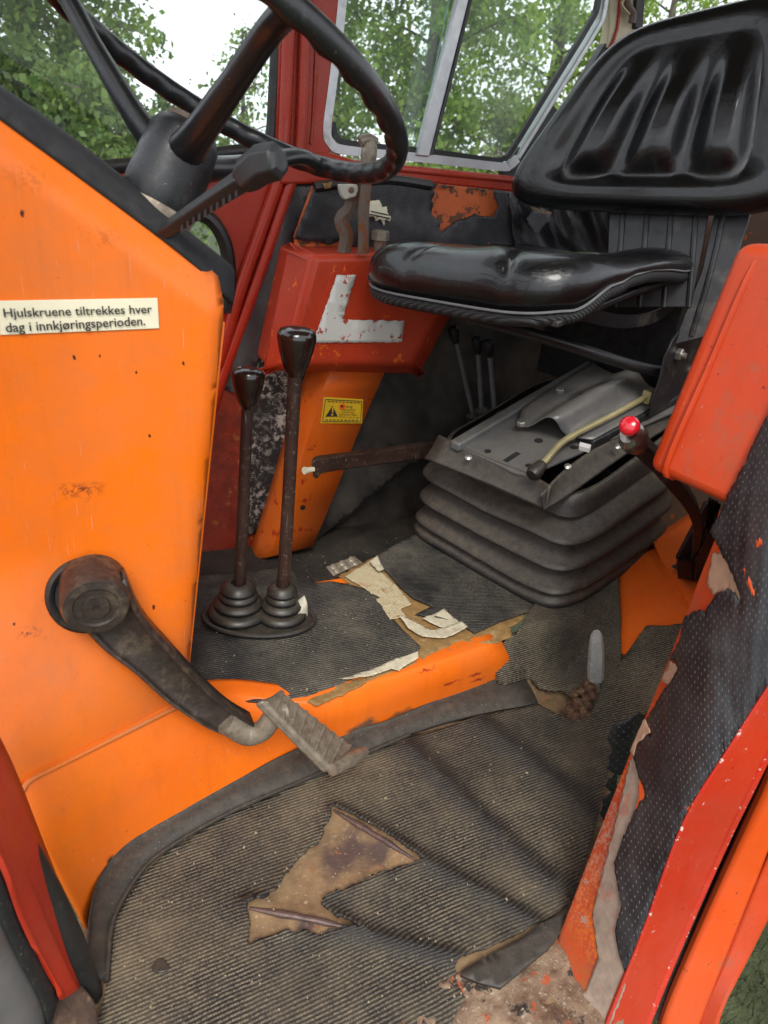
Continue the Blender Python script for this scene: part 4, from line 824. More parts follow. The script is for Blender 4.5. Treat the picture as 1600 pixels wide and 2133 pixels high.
# ================================================================== floor mats
def rub(u, v):
    z = 0.0
    for a, b, h, wd in RIDGES:
        d = (b-a); L = d.length; t = min(1, max(0, ((u-a.x)*d.x+(v-a.y)*d.y)/L/L)); q = a+d*t; z = max(z, math.exp(-((u-q.x)**2+(v-q.y)**2)/(wd*1.5)**2))
    return z
def rough_out(pts, f, lift): return [HF(x, y, f)+V((0, 0, lift)) for x, y in pts]
tear = [(690, 1690), (740, 1705), (800, 1740), (882, 1800), (820, 1815), (775, 1832), (742, 1850), (700, 1862), (672, 1880), (668, 1892), (712, 1918), (752, 1942), (700, 1950), (655, 1952), (600, 1948), (548, 1960), (514, 1972), (520, 1935), (510, 1892), (548, 1880), (572, 1862), (590, 1830), (625, 1790), (668, 1752), (682, 1720)]
mo = [(165, 2200), (210, 2110), (232, 2000), (240, 1920), (288, 1836), (350, 1778), (482, 1700), (662, 1620), (850, 1540), (1000, 1496), (1122, 1470), (1160, 1492), (1200, 1500), (1214, 1482), (1172, 1442), (1105, 1418), (1062, 1428), (1040, 1415), (1022, 1385), (1030, 1362), (1075, 1330), (1100, 1280), (1180, 1160), (1282, 1140), (1287, 1220), (1292, 1384), (1345, 1308), (1390, 1307), (1425, 1303), (1440, 1310), (1420, 1390), (1380, 1460), (1330, 1500), (1270, 1600), (1235, 1740), (1188, 1888), (1120, 1930), (1020, 1975), (962, 1998), (946, 2020), (950, 2050), (968, 2085), (940, 2133), (930, 2200)]
TEAR = [HF(x, y, ff) for x, y in tear]
def tdist(u, v):
    d = 1.0
    if not (0.05 < u < 0.75 and 0.4 < v < 0.95): return d
    for a, b in zip(TEAR, TEAR[1:]+TEAR[:1]):
        e = (b.x-a.x, b.y-a.y); L = e[0]**2+e[1]**2; t = min(1, max(0, ((u-a.x)*e[0]+(v-a.y)*e[1])/L)); d = min(d, math.hypot(u-a.x-e[0]*t, v-a.y-e[1]*t))
    return d
def fmat(u, v): return fr(u, v)+0.006+0.0015*noise.noise(V((u*20, v*20, 1)))+max(0, 0.005+0.007*noise.noise(V((u*22, v*22, 9))))*math.exp(-tdist(u, v)/0.009)
mt = sheet('rubber_floor_mat', rough_out(mo, ff, 0), M['mat'], None, XY, step=0.010, jag=0.0016, holes=[rough_out(tear, ff, 0)], hjag=0.006, hf=fmat, th=0.004, uvrot=-0.06, attr=rub, uvz=True)
tag(mt, 'dusty ribbed black rubber mat torn open over rusty steel in the near footwell', 'floor mat')
def ftun(u, v): return 0.1335+0.004*noise.noise(V((u*9, v*9, 2)))*0.5-0.125*sst(1.268, 1.35, v)
m1p = Zs([(380, 1490), (480, 1458), (560, 1462), (640, 1448), (700, 1425), (790, 1390), (872, 1358), (876, 1345), (842, 1312), (818, 1285), (800, 1252), (768, 1228), (724, 1214), (690, 1208), (650, 1213)], 0.135)
bh = Zs([(432, 1290), (445, 1262), (500, 1250), (600, 1252), (650, 1262), (655, 1285), (625, 1310), (590, 1325), (545, 1318), (470, 1300)], 0.135)
mt1 = sheet('rubber_tunnel_mat', m1p+[V((0.455, 1.262, 0)), V((0.445, 1.31, 0)), V((0.50, 1.36, 0)), V((0.48, 1.52, 0)), V((0.02, 1.56, 0)), V((0.02, 0.96, 0))], M['mat_top'], None, XY, step=0.012, jag=0.0016, hf=ftun, th=0.003, uvrot=0.03)
tag(mt1, 'ribbed black rubber mat around the two gear lever boots on the tunnel', 'floor mat')
m2p = Zs([(778, 1163), (830, 1132), (880, 1108), (960, 1060), (1050, 1080), (1180, 1180), (1150, 1262), (1098, 1276), (1040, 1296), (988, 1320), (962, 1300), (920, 1290), (866, 1281), (900, 1264), (862, 1248), (832, 1222), (804, 1190)], 0.1355)
mt2 = sheet('rubber_tunnel_mat', m2p, M['mat_top'], None, XY, step=0.012, jag=0.0014, hf=lambda u, v: 0.1375+0.002*noise.noise(V((u*12, v*12, 7))), th=0.003, uvrot=0.25)
tag(mt2, 'ribbed black rubber mat in front of the seat bellows with a torn edge', 'floor mat')
# underlay laid bare between them
u1 = Zs([(705, 1200), (775, 1162), (820, 1150), (900, 1230), (1000, 1270), (1095, 1272), (1090, 1290), (1062, 1308), (1066, 1326), (1040, 1338), (1000, 1340), (960, 1335), (900, 1362), (860, 1385), (790, 1410), (700, 1452), (660, 1470), (640, 1462), (700, 1400), (800, 1330), (760, 1240)], 0.130)
ul_ = sheet('fibre_underlay', u1, M['fibre'], None, XY, step=0.010, jag=0.003, hf=lambda u, v: 0.1305+0.0012*noise.noise(V((u*40, v*40, 2))), th=0.002)
tag(ul_, 'brown fibre underlay showing through the torn tunnel mats', 'underlay')
def paperbit(pts, z, seed, curl=0.0, label=None):
    p = Zs(pts, z); c = sum(p, V((0, 0, 0)))/len(p)
    return sheet('paper_scrap', p, M['paper'], None, XY, step=0.006, jag=0.002, jstep=0.004, seed=seed, hf=lambda u, v: z+0.0012*noise.noise(V((u*60, v*60, seed)))+curl*((u-c.x)**2+(v-c.y)**2)*6, th=0.0008)
t = NT('crackled_backing_paper'); br = t.n('TexBrick'); br.inputs['Scale'].default_value = 62; br.inputs['Mortar Size'].default_value = 0.03; br.inputs['Color1'].default_value = (0.62, 0.55, 0.36, 1); br.inputs['Color2'].default_value = (0.55, 0.47, 0.29, 1); br.inputs['Mortar'].default_value = (0.2, 0.13, 0.05, 1)
wv = t.vec('ADD', t.tc.outputs['UV'], t.vec('SCALE', t.noise(50, 4, color=True), scale=0.01)); t.l(wv, br.inputs['Vector'])
t.col(t.mix(t.rng(t.noise(30, 7, 0.7), 0.55, 0.62), br.outputs['Color'], (0.33, 0.19, 0.07))); M['crackle'] = t.set(Roughness=0.8, Normal=t.bump(br.outputs['Fac'], -0.5, 0.001))
pp = paperbit([(718, 1200), (772, 1168), (800, 1195), (836, 1230), (858, 1258), (835, 1268), (846, 1284), (812, 1290), (795, 1262), (770, 1232)], 0.1345, 2)
pp.data.materials[0] = M['crackle']; tag(pp, 'cream crackled backing paper stuck to the tunnel between the torn mats', 'paper')
for pts, z, s, cu, lb in (([(830, 1290), (870, 1300), (900, 1312), (960, 1302), (972, 1316), (930, 1330), (880, 1328), (850, 1312)], 0.137, 4, 0.4, 'pale torn paper strip along the torn edge of the front tunnel mat'),
                      ([(872, 1362), (870, 1376), (840, 1390), (832, 1398), (815, 1392), (780, 1406), (730, 1420), (705, 1424), (760, 1400), (820, 1375)], 0.139, 5, 0.2, 'white torn paper edge hanging from the tunnel mat above the orange flank'),
                      ([(770, 1170), (786, 1160), (800, 1186), (790, 1192)], 0.146, 6, 0.6, 'small white paper curl at the corner of the rear tunnel mat'),
                      ([(880, 1290), (925, 1270), (960, 1300), (930, 1312)], 0.137, 7, 0.3, 'brown-stained paper scrap lying in the gap between the tunnel mats')):
    tag(paperbit(pts, z, s, cu), lb, 'paper')
# folded scrap leaning on the lever boot
cp = [[Zp(604, 1262, 0.165), Zp(634, 1240, 0.190)], [Zp(612, 1280, 0.160), Zp(640, 1258, 0.178)], [Zp(620, 1304, 0.137), Zp(642, 1284, 0.142)]]
sc_ = obj('paper_scrap', loft_g(cp, 6, 5), plain('stained_paper', (0.56, 0.52, 0.40), 0.75, var=0.25, scale=90, dirt=0.35, dirtcol=(0.12, 0.09, 0.06), dscale=70), None, solid=0.001)
tag(sc_, 'curled stained paper scrap against the right gear lever boot', 'paper')

# ================================================================== steering wheel
SWR = 0.243; kk = SWR/0.21
SC = CAM+(V((0.178, 0.872, 1.076))-CAM)*kk; SN = V((0.443, 0.142, 0.885)).normalized()
SE = (CAM+ray(607, 15).normalized()*0.70*kk-SC); SE = (SE-SN*SE.dot(SN)).normalized(); SF = SN.cross(SE)
def wheelpt(a, r=SWR, h=0.0): return SC+(SE*math.cos(a)+SF*math.sin(a))*r+SN*h
sw = thing('steering_wheel', 'black three-spoke steering wheel with finger grips above the orange cowl', 'steering wheel', SC-SN*0.25)
v, f = [], []; NS, NR = 240, 16
for i in range(NS):
    a = 2*math.pi*i/NS; er = (SE*math.cos(a)+SF*math.sin(a))
    for j in range(NR):
        b = 2*math.pi*j/NR; rr_0 = 0.0138
        und = max(0, -math.sin(b)*0.6-math.cos(b)*0.75)          # grips on the inner underside
        rr_0 -= und*0.0042*(0.5-0.5*math.cos(a*36))
        v.append(SC+er*(SWR+rr_0*math.cos(b))+SN*(rr_0*1.1*math.sin(b)))
for i in range(NS):
    for j in range(NR): f.append((i*NR+j, ((i+1) % NS)*NR+j, ((i+1) % NS)*NR+(j+1) % NR, i*NR+(j+1) % NR))
rim = mesh_obj('rim', v, f, M['plastic'], sw, smooth=60)
HT = SC-SN*0.085
for k in range(3):
    a = 2*math.pi*k/3
    obj('spoke', tube_g([wheelpt(a, 0.025, -0.125), wheelpt(a, 0.07, -0.100), wheelpt(a, 0.14, -0.052), wheelpt(a, 0.195, -0.012), wheelpt(a, SWR, 0.0)], [0.024, 0.0185, 0.0148, 0.0142, 0.0142], 14, 5, flat=0.8, up=SN), M['plastic'], sw)
hub = obj('hub', lathe_g([(0.0, 0.002), (0.026, 0.0), (0.036, -0.004), (0.043, -0.016), (0.0455, -0.045), (0.047, -0.085), (0.0455, -0.105), (0.044, -0.108)], HT, SN, 36), plain('scuffed_black_hub', (0.016, 0.0165, 0.018), 0.42, var=0.4, scale=40, dirt=0.4, dirtcol=(0.06, 0.06, 0.062), dscale=26, fleck=0.5), sw, smooth=50)
obj('cap_ring', lathe_g([(0.028, 0.0), (0.029, 0.005), (0.024, 0.007), (0.0, 0.0072)], HT, SN, 28), M['rustrod'], hub)
obj('collar', lathe_g([(0.0455, -0.104), (0.0465, -0.109), (0.0465, -0.117), (0.0445, -0.119)], HT, SN, 36), M['castlight'], hub)
st = thing('steering_column', 'black steering column boot rising out of the cowl top under the wheel', 'steering column', HT-SN*0.26)
obj('column_cover', lathe_g([(0.040, -0.118), (0.046, -0.126), (0.050, -0.150), (0.052, -0.175), (0.053, -0.215)], HT, SN, 32), M['plastic_matt'], st, smooth=50)
# indicator stalk
ik = thing('indicator_stalk', 'black plastic indicator stalk with faceted grip below the steering wheel', 'stalk', Yp(375, 465, 0.90))
i0, i1, i2, i3 = Yp(330, 490, 0.93), Yp(505, 375, 0.835), Yp(535, 345, 0.825), Yp(578, 335, 0.805)
obj('stem', tube_g([i0, i0.lerp(i1, 0.5), i1], [0.011, 0.0125, 0.015], 4, 2, flat=0.9, up=(0, 0, 1)), M['plastic_matt'], ik, smooth=20, bevel=0.002)
obj('grip', tube_g([i1-(i2-i1)*0.15, i1.lerp(i2, 0.4), i2.lerp(i3, 0.2), i3, i3+(i3-i2)*0.22], [0.014, 0.0195, 0.0210, 0.0195, 0.012], 6, 1, up=(0, 0, 1)), M['plastic_matt'], ik, smooth=15, bevel=0.002)
dx = (i1-i0)
obj('stem_ribs', join([box_g(i0+dx*(0.28+0.07*k)+V((0.0, -0.004, -0.0070)), dx.normalized()*0.004, V((0, 0.012, 0)), V((0, 0, 0.008))) for k in range(10)]), M['plastic_matt'], ik)

# ================================================================== brake pedal
PY = 0.845
pc = Yp(200, 1262, PY-0.02)
pd = thing('foot_pedal', 'greasy cast foot pedal with ribbed tread on a long arm at the orange cowl', 'pedal', Yp(700, 1585, 0.79))
obj('hub', lathe_g([(0.0, -0.06), (0.0435, -0.06), (0.0435, -0.004), (0.040, 0.004), (0.029, 0.005), (0.027, 0.002), (0.0175, 0.002), (0.0165, 0.0055), (0.005, 0.0055), (0.004, 0.002), (0, 0.002)], pc, (0, -1, 0), 40), M['cast'], pd, smooth=40)
_p = DP(184, 1240); PNR = V(((G(_p.x+.02, _p.z)-G(_p.x-.02, _p.z))/.04, -1, (G(_p.x, _p.z+.02)-G(_p.x, _p.z-.02))/.04)).normalized()
pring = obj('pedal_seal', lathe_g([(0.0, 0.002), (0.042, 0.002), (0.045, 0.007), (0.050, 0.009), (0.054, 0.006), (0.055, -0.01)], DP(184, 1238, 0.003), PNR, 40), M['rubber'], cab, smooth=50)
# arm: I-section web with raised rims, swung in the y = const plane
def armpts(offs, y): return [Yp(x, y_, y) for x, y_ in offs]
up_e = [(262, 1205), (300, 1290), (360, 1360), (420, 1425), (480, 1480), (530, 1510)]
lo_e = [(130, 1290), (200, 1360), (270, 1410), (340, 1470), (420, 1520), (490, 1548)]
ye = [PY-0.010, PY-0.012, PY-0.015, PY-0.02, PY-0.026, PY-0.032]
lo_e = [(a[0]+(b[0]-a[0])*0.13, a[1]+(b[1]-a[1])*0.13) for a, b in zip(lo_e, up_e)]
U3 = [Yp(x, y, q) for (x, y), q in zip(up_e, ye)]; L3 = [Yp(x, y, q) for (x, y), q in zip(lo_e, ye)]
obj('arm', loft_g([[q+V((0, 0.030, 0)) for q in U3], U3, [a.lerp(b, 0.10)+V((0, -0.001, 0)) for a, b in zip(U3, L3)], [a.lerp(b, 0.17)+V((0, 0.008, 0)) for a, b in zip(U3, L3)], [a.lerp(b, 0.83)+V((0, 0.008, 0)) for a, b in zip(U3, L3)], [a.lerp(b, 0.9)+V((0, -0.001, 0)) for a, b in zip(U3, L3)], L3, [q+V((0, 0.030, 0)) for q in L3]], 4, 2), M['cast'], pd, smooth=50, solid=0.004)
y2 = PY-0.03
obj('arm_end', tube_g([Yp(470, 1500, y2+0.01), Yp(515, 1528, y2+0.004), Yp(548, 1520, y2-0.005), Yp(572, 1490, y2-0.01), Yp(600, 1480, y2-0.012)], [0.021, 0.019, 0.017, 0.016, 0.014], 12, 5), M['castlight'], pd)
TA, TB, TC_, TD = Yp(546, 1458, 0.79), Yp(590, 1440, 0.83), Yp(755, 1568, 0.80), Yp(690, 1604, 0.745)
tr = slab('tread', [TA, TB, TC_, TD], 0.019, M['castlight'], pd, bevel=0.006, seg=3)
nrm = newell([TA, TB, TC_, TD]); nrm = nrm if nrm.dot(CAM-TA) > 0 else -nrm
rb = []
for k in range(11):
    s = (k+0.3)/11*1.25-0.18
    p, q = TA.lerp(TD, min(.97, max(0.0, s+0.20))), TB.lerp(TC_, min(.97, max(0.0, s-0.02)))
    if (p-q).length > 0.02: obj('rib', tube_g([p.lerp(q, 0.06)-nrm*0.0012, p.lerp(q, 0.94)-nrm*0.0012], 0.0040, 8, 1), M['castlight'], tr)
lipd = (TC_-TD)
obj('toe_lip', tube_g([TD.lerp(TC_, -0.02)+nrm*0.003, TD.lerp(TC_, 0.5)+nrm*0.007, TC_+nrm*0.003], [0.010, 0.0125, 0.010], 10, 4), M['castlight'], tr)

# ================================================================== gear levers
def gear_lever(base, knobpx, ky, rk, label, rs, kr):
    k = Yp(*knobpx, ky); t_ = thing('gear_lever', label, 'gear lever', base); d = (k-base).normalized()
    obj('shaft', tube_g([base+d*0.03, base.lerp(k, 0.5)+V((0.001, 0, 0)), k-d*0.01], rs, 14, 6), M['brownrod'], t_)
    obj('knob', lathe_g([(r_*kr, h_*kr) for r_, h_ in ((0.0095, -0.036), (0.0115, -0.032), (0.017, -0.022), (0.0235, 0.0), (0.0265, 0.016), (0.0262, 0.022), (0.0225, 0.028), (0.012, 0.0315), (0.0, 0.032))], k, (d+V((0, 0, .3))).normalized(), 28), plain('dark_brown_bakelite', (0.016, 0.009, 0.008), 0.2, var=0.3, coat=0.6, bump=0.04), t_, smooth=60)
    pr = []; h = 0.0
    for i, (ri, ro) in enumerate(((0.046, 0.056), (0.034, 0.045), (0.030, 0.036), (0.027, 0.033))):
        hh = (0.022, 0.018, 0.016, 0.014)[i]
        pr += [(ri*rk+0.002, h), (ro*rk, h+hh*0.3), (ro*rk, h+hh*0.62), (ri*rk, h+hh*0.95)]; h += hh
    pr += [(0.024*rk, h+0.006), (0.014*rk, h+0.007), (0.0125*rk, h+0.001)]
    obj('boot', lathe_g(pr, base+V((0, 0, 0.004)), (d+V((0, 0, 2))).normalized(), 32), M['rubber_clean'], t_, smooth=70)
    return t_
g1, g2 = Zp(496, 1284, 0.136), Zp(586, 1288, 0.136)
gear_lever(g1, (517, 806), g1.y+0.02, 1.08, 'shorter brown gear lever with dark knob standing nearer the orange cowl', [0.0125, 0.0115, 0.0105], 1.12)
gear_lever(g2, (617, 730), g2.y+0.01, 0.92, 'taller brown gear lever with bigger dark knob beside the paper scrap', [0.0135, 0.0125, 0.0125], 1.28)
bo = []
pa_, pb_ = Zp(470, 1288, 0.138), Zp(612, 1294, 0.138); ax_ = (pb_-pa_).normalized(); pe = V((-ax_.y, ax_.x, 0))
ovl = []
for i in range(40):
    a = 2*math.pi*i/40; ovl.append((pa_+pb_)/2+ax_*math.cos(a)*(0.5*(pb_-pa_).length+0.042)+pe*math.sin(a)*0.062)
bb_ = obj('boot_base', prism_g([q+V((0, 0, 0.006)) for q in ovl], (0, 0, -0.008)), M['rubber_clean'], cab, bevel=0.002)
obj('boot_base_rim', tube_g([q+V((0, 0, 0.006)) for q in ovl]+[ovl[0]+V((0, 0, 0.006))], 0.005, 8, 2), M['rubber_clean'], bb_)

# ================================================================== other levers
hb = thing('park_brake_lever', 'dark brown bar lever with a cream push button beside the bellows', 'lever', Yp(900, 950, 1.50)+V((0, 0, -0.05)))
h0, h1 = Yp(650, 978, 1.34), Yp(925, 938, 1.50); hd = (h1-h0).normalized()
obj('bar', prism_g([Yp(648, 962, 1.34), Yp(660, 958, 1.34), Yp(930, 922, 1.50), Yp(930, 950, 1.50), Yp(700, 982, 1.36), Yp(668, 988, 1.345), Yp(660, 1000, 1.34), Yp(652, 994, 1.34)], (0.012, 0.026, 0.0)), M['brownrod'], hb, bevel=0.004)
obj('push_button', tube_g([h0+hd*0.004, h0-hd*0.010, h0-hd*0.022], [0.006, 0.0065, 0.0085], 12, 2), M['labelpaper'], hb)
# trio of small levers at the wall
for i, (tp, bp_, y, rk, lb) in enumerate((((945, 690), (984, 858), 1.56, 1.0, 'longest thin small lever leaning under the seat at the right wall'), ((994, 712), (1003, 848), 1.53, 1.0, 'small black-knobbed lever in the middle of the trio under the seat'), ((1018, 718), (1030, 850), 1.49, 1.0, 'small black-knobbed lever of the trio closest to the seat rails'))):
    a, b = Yp(*tp, y), Yp(*bp_, y); d = (a-b).normalized(); q = thing('small_lever', lb, 'lever', b-d*0.05, 'control levers under the seat')
    obj('shaft', tube_g([b-d*0.01, b.lerp(a, 0.5), a], 0.0062, 10, 3), M['steel_grey'], q)
    obj('knob', lathe_g([(0.008, -0.032), (0.010, -0.028), (0.0145, -0.002), (0.0145, 0.006), (0.010, 0.012), (0.0, 0.014)], a, d, 18), M['plastic'], q)
    obj('boot', lathe_g([(0.020, -0.058), (0.024, -0.052), (0.024, -0.044), (0.019, -0.040), (0.023, -0.036), (0.023, -0.028), (0.018, -0.024), (0.021, -0.018), (0.020, -0.008), (0.009, 0.0)], b, d, 18), M['rubber'], q)
# lever with worn chrome handle in the floor
fl0 = HF(1205, 1470, ff); fl0.z += 0.002
RL = plain('caked_rust', (0.10, 0.045, 0.022), 0.85, var=0.5, scale=90, dirt=0.5, dirtcol=(0.26, 0.18, 0.09), dscale=60, bump=0.8)
lv = thing('floor_lever', 'small floor lever with worn grey handle in a rusty socket on the near footwell mat', 'lever', fl0)
k0, k1 = Yp(1240, 1445, fl0.y+0.005), Yp(1243, 1318, fl0.y+0.005); kd = (k1-k0)
obj('stem', tube_g([fl0+V((0.012, 0, 0.0)), k0+kd*-0.05, k0+kd*0.3], 0.0095, 10, 4), M['castlight'], lv)
hdl = obj('handle', tube_g([k0+kd*0.22, k0+kd*0.26, k0+kd*0.42, k0+kd*0.75, k0+kd*0.94, k0+kd*1.02], [0.0125, 0.0165, 0.0172, 0.0150, 0.0120, 0.007], 8, 4, flat=0.75, up=(-0.6, -0.8, 0)), plain('worn_grey_metal', (0.50, 0.50, 0.48), 0.24, metal=0.3, var=0.4, dirt=0.3), lv, smooth=40)
for k, (ax_, ay_, zz_, rr_1) in enumerate(((1196, 1492, .010, .015), (1216, 1484, .012, .016), (1186, 1478, .014, .013), (1204, 1466, .022, .016), (1222, 1456, .028, .014), (1198, 1446, .030, .012), (1212, 1438, .036, .012), (1226, 1470, .016, .013), (1234, 1450, .030, .012), (1229, 1434, .045, .012), (1222, 1424, .052, .011), (1233, 1420, .058, .009))):
    c = HF(ax_, ay_, lambda u, v: ff(u, v)+zz_*0.7); g = lathe_g([(0.0, -1.0), (0.75, -0.7), (1.0, 0.0), (0.7, 0.7), (0.0, 0.95)], (0, 0, 0), V((math.sin(k), math.cos(k*2), 1.5)), 10)
    obj('rust_lump', ([c+q*rr_1*0.9*(1+0.45*noise.noise(q*1.7+V((k*3, 0, 0)))) for q in g[0]], g[1]), RL, lv, smooth=25)
# lever with red button, on a bracket on the arch ledge
q0 = V((1.255, 0.93, 0.222)); rbt = thing('red_button_lever', 'dark lever with a red push button and pitted chrome collar beside the arch box', 'lever', q0)
r1, r2, r3 = Yp(1322, 915, 0.765), Yp(1390, 985, 0.80), Yp(1450, 1075, 0.86)
rd_ = (r1-r2).normalized()
obj('bar', tube_g([r1, r2, r3, Yp(1446, 1170, 0.92)], [0.021, 0.021, 0.019, 0.016], 4, 4, up=(0.3, -0.9, 0.2), flat=0.55), M['steel_black'], rbt, smooth=30, bevel=0.002)
obj('collar', tube_g([r1-rd_*0.018, r1, r1+rd_*0.016, r1+rd_*0.026], [0.020, 0.0245, 0.0235, 0.016], 20, 4, flat=0.85, up=(0.3, -0.9, 0.2)), M['chrome'], rbt)
rk_ = Yp(1312, 888, 0.755)
obj('button_stem', tube_g([r1, rk_], 0.0075, 10, 1), M['dark_void'], rbt)
obj('button', lathe_g([(0.006, -0.008), (0.0125, -0.006), (0.0155, 0.0), (0.0148, 0.006), (0.010, 0.0105), (0.0, 0.012)], rk_, rd_+V((-0.2, -0.4, 0.1)), 24), M['redknob'], rbt, smooth=70)
bk = obj('bracket', join([prism_g([Yp(1408, 1168, .90), Yp(1450, 1172, .90), Yp(1448, 1212, .90), Yp(1412, 1206, .90)], (0.012, 0.005, 0)),
                     prism_g([Yp(1450, 1168, .895), Yp(1500, 1052, .88), Yp(1484, 1044, .88), Yp(1492, 1130, .90), Yp(1462, 1206, .90), Yp(1448, 1212, .895)], (0.006, 0.012, 0)),
                     prism_g([Yp(1410, 1166, .925), Yp(1470, 1050, .925), Yp(1482, 1046, .925), Yp(1472, 1120, .925), Yp(1440, 1190, .925)], (0.006, 0.012, 0))]), M['brownrod'], rbt, bevel=0.002)
slab('ledge_slot', [V((1.215, 0.965, 0.226)), V((1.225, 0.885, 0.226)), V((1.32, 0.89, 0.230)), V((1.32, 0.985, 0.230))], 0.003, M['grime'], cab, bevel=0.001)
# rusty levers against the right wall
ra = thing('wall_lever', 'rusty cranked flat lever with a pale grey clamp by the right wall', 'lever', Yp(730, 520, 1.52))
obj('bar', tube_g(Ys([(716, 528), (722, 490), (710, 458), (728, 438), (734, 410), (736, 380)], 1.52), [0.016]*6, 4, 3, flat=0.25, up=(0, -1, 0)), M['rustrod'], ra, smooth=25)
slab('clamp', Ys([(706, 384), (745, 384), (748, 396), (742, 410), (718, 417), (710, 405)], 1.50), 0.014, M['greyplastic'], ra, bevel=0.003)
obj('screw', lathe_g([(0.006, 0), (0.006, 0.002), (0.0, 0.003)], Yp(732, 396, 1.499), (0, -1, 0), 12), M['rustrod'], ra)
rb2 = thing('wall_lever', 'tall straight rusty lever with a pale worn knob by the right window', 'lever', Yp(756, 525, 1.49))
obj('bar', tube_g(Ys([(757, 528), (758, 440), (762, 400), (765, 345)], 1.49), [0.013, 0.0125, 0.0125, 0.012], 8, 3, flat=0.55, up=(0, -1, 0)), M['rustrod'], rb2, smooth=30)
obj('knob', tube_g(Ys([(766, 350), (768, 325), (770, 305), (768, 290)], 1.485), [0.014, 0.017, 0.016, 0.011], 14, 4), M['castlight'], rb2)
obj('knob_top', tube_g(Ys([(750, 296), (766, 290), (784, 296)], 1.485), [0.009, 0.012, 0.009], 12, 4), M['castlight'], rb2)
# small pedal on the far floor
p4 = [Zp(680, 1180, 0.135), Zp(738, 1158, 0.140), Zp(756, 1172, 0.128), Zp(696, 1199, 0.123)]
pp_ = thing('foot_pad', 'small worn steel foot pad with round studs beside the tunnel mats', 'pedal', sum(p4, V((0, 0, 0)))/4-V((0, 0, 0.12)))
pad = slab('pad', p4, 0.006, M['castlight'], pp_, bevel=0.0015)
nn = newell(p4); nn = nn if nn.z > 0 else -nn
for i in range(3):
    for j in range(2):
        c = p4[0].lerp(p4[1], 0.18+0.32*i).lerp(p4[3].lerp(p4[2], 0.18+0.32*i), 0.28+0.46*j)
        obj('stud', lathe_g([(0.0085, -0.001), (0.0085, 0.0012), (0.006, 0.0028), (0.0, 0.003)], c+nn*0.0008, nn, 14), M['castlight'], pad)
obj('stalk', tube_g([p4[2].lerp(p4[3], 0.5)+V((0, 0.01, -0.004)), p4[2].lerp(p4[3], 0.5)+V((0.02, 0.03, -0.12))], 0.006, 8, 1), M['rustrod'], pp_)
tp_ = [Zp(335+17*math.cos(a)*(1+.2*math.sin(3*a)), 2020+15*math.sin(a), 0.0)+V((0, 0, 0.0105)) for a in np.linspace(0, 2*math.pi, 17)[:-1]]
tag(obj('dark_blob', prism_g(tp_, (0, 0, -0.003)), M['rubber_clean'], None, bevel=0.001), 'small black blob on the dusty footwell mat', 'tar')  # flat black blob drawn at a dark spot on the mat
# loose crumbs and straw on the mats and floor
rc = random.Random(4); cv, cf = [], []
for i in range(360):
    if i < 170: x, y = rc.uniform(250, 1200), rc.uniform(1500, 2120); p = HF(x, y, ff); p.z = fmat(p.x, p.y)+0.001; ok = True
    elif i < 250: p = Zp(rc.uniform(420, 860), rc.uniform(1220, 1440), 0.138)
    else: p = V((rc.uniform(0.5, 0.95), rc.uniform(1.32, 1.6), 0.008)); p.z += 0.10*sst(0.95, 1.3, p.x)
    s = rc.uniform(0.0008, 0.0022)*(1.7 if rc.random() < .06 else 1); a = rc.uniform(0, 6.3); l_ = s*(1.3 if rc.random() < .985 else 6)
    g = box_g(p, V((math.cos(a)*l_, math.sin(a)*l_, 0)), V((-math.sin(a)*s, math.cos(a)*s, 0)), V((0, 0, s*0.6)))
    k = len(cv); cv += g[0]; cf += [tuple(q+k for q in f_) for f_ in g[1]]
cr_ = mesh_obj('floor_crumbs', cv, cf, plain('pale_crumbs', (0.42, 0.34, 0.22), 0.85, var=0.7, scale=300), None, smooth=0, kind='stuff')
cr_['label'] = 'pale crumbs and straw scattered over the mats'; cr_['category'] = 'debris'

# ================================================================== seat
sa = math.radians(22.5); SA = V((math.cos(sa), math.sin(sa), 0)); SB = V((-math.sin(sa), math.cos(sa), 0)); ZZ = V((0, 0, 1))
ba = math.radians(19); BA = V((math.cos(ba), math.sin(ba), 0)); BBv = V((-math.sin(ba), math.cos(ba), 0))
BW, BD = 0.246, 0.262
bc = Zp(1158, 1296, 0.135)+BA*BD+BBv*BW
seat = thing('suspension_seat', 'glossy black vinyl tractor seat on dusty rubber bellows behind the gear levers', 'seat', (bc.x, bc.y, 0.13))
def sup(th, n): c, s = math.cos(th), math.sin(th); return (math.copysign(abs(c)**(2/n), c), math.copysign(abs(s)**(2/n), s))
# bellows
prof = [(0.93, 0.000), (0.985, 0.006), (1.0, 0.014), (0.985, 0.024), (0.90, 0.040)]
for zz, o_ in ((0.046, 1.0), (0.104, 0.985), (0.168, 0.985)):
    prof += [(o_-0.21, zz+0.010), (o_-0.015, zz-0.006), (o_, zz-0.003), (o_-0.002, zz+0.002), (o_-0.03, zz+0.009), (o_-0.20, zz+0.043)]
prof += [(0.87, 0.215), (0.85, 0.236), (0.835, 0.258), (0.80, 0.262)]
v, f = [], []; NT_ = 96
for r, h in prof:
    for j in range(NT_):
        c, s = sup(2*math.pi*j/NT_, 7); sag = 1+0.012*noise.noise(V((h*22, c*2.2, s*2.2)))
        p = bc+BA*(c*BD*r*sag)+BBv*(s*BW*r*sag); p.z = 0.137+h+0.25*BD*(c+1)*(0.15+0.75*h/0.30)+0.006*noise.noise(V((c*2.5, s*2.5, h*9)))-0.004*(1-abs(c*s))
        v.append(p)
for i in range(len(prof)-1):
    for j in range(NT_): f.append((i*NT_+j, i*NT_+(j+1) % NT_, (i+1)*NT_+(j+1) % NT_, (i+1)*NT_+j))
obj('bellows', (v, f), M['bellows'], seat, smooth=75, solid=0.003)
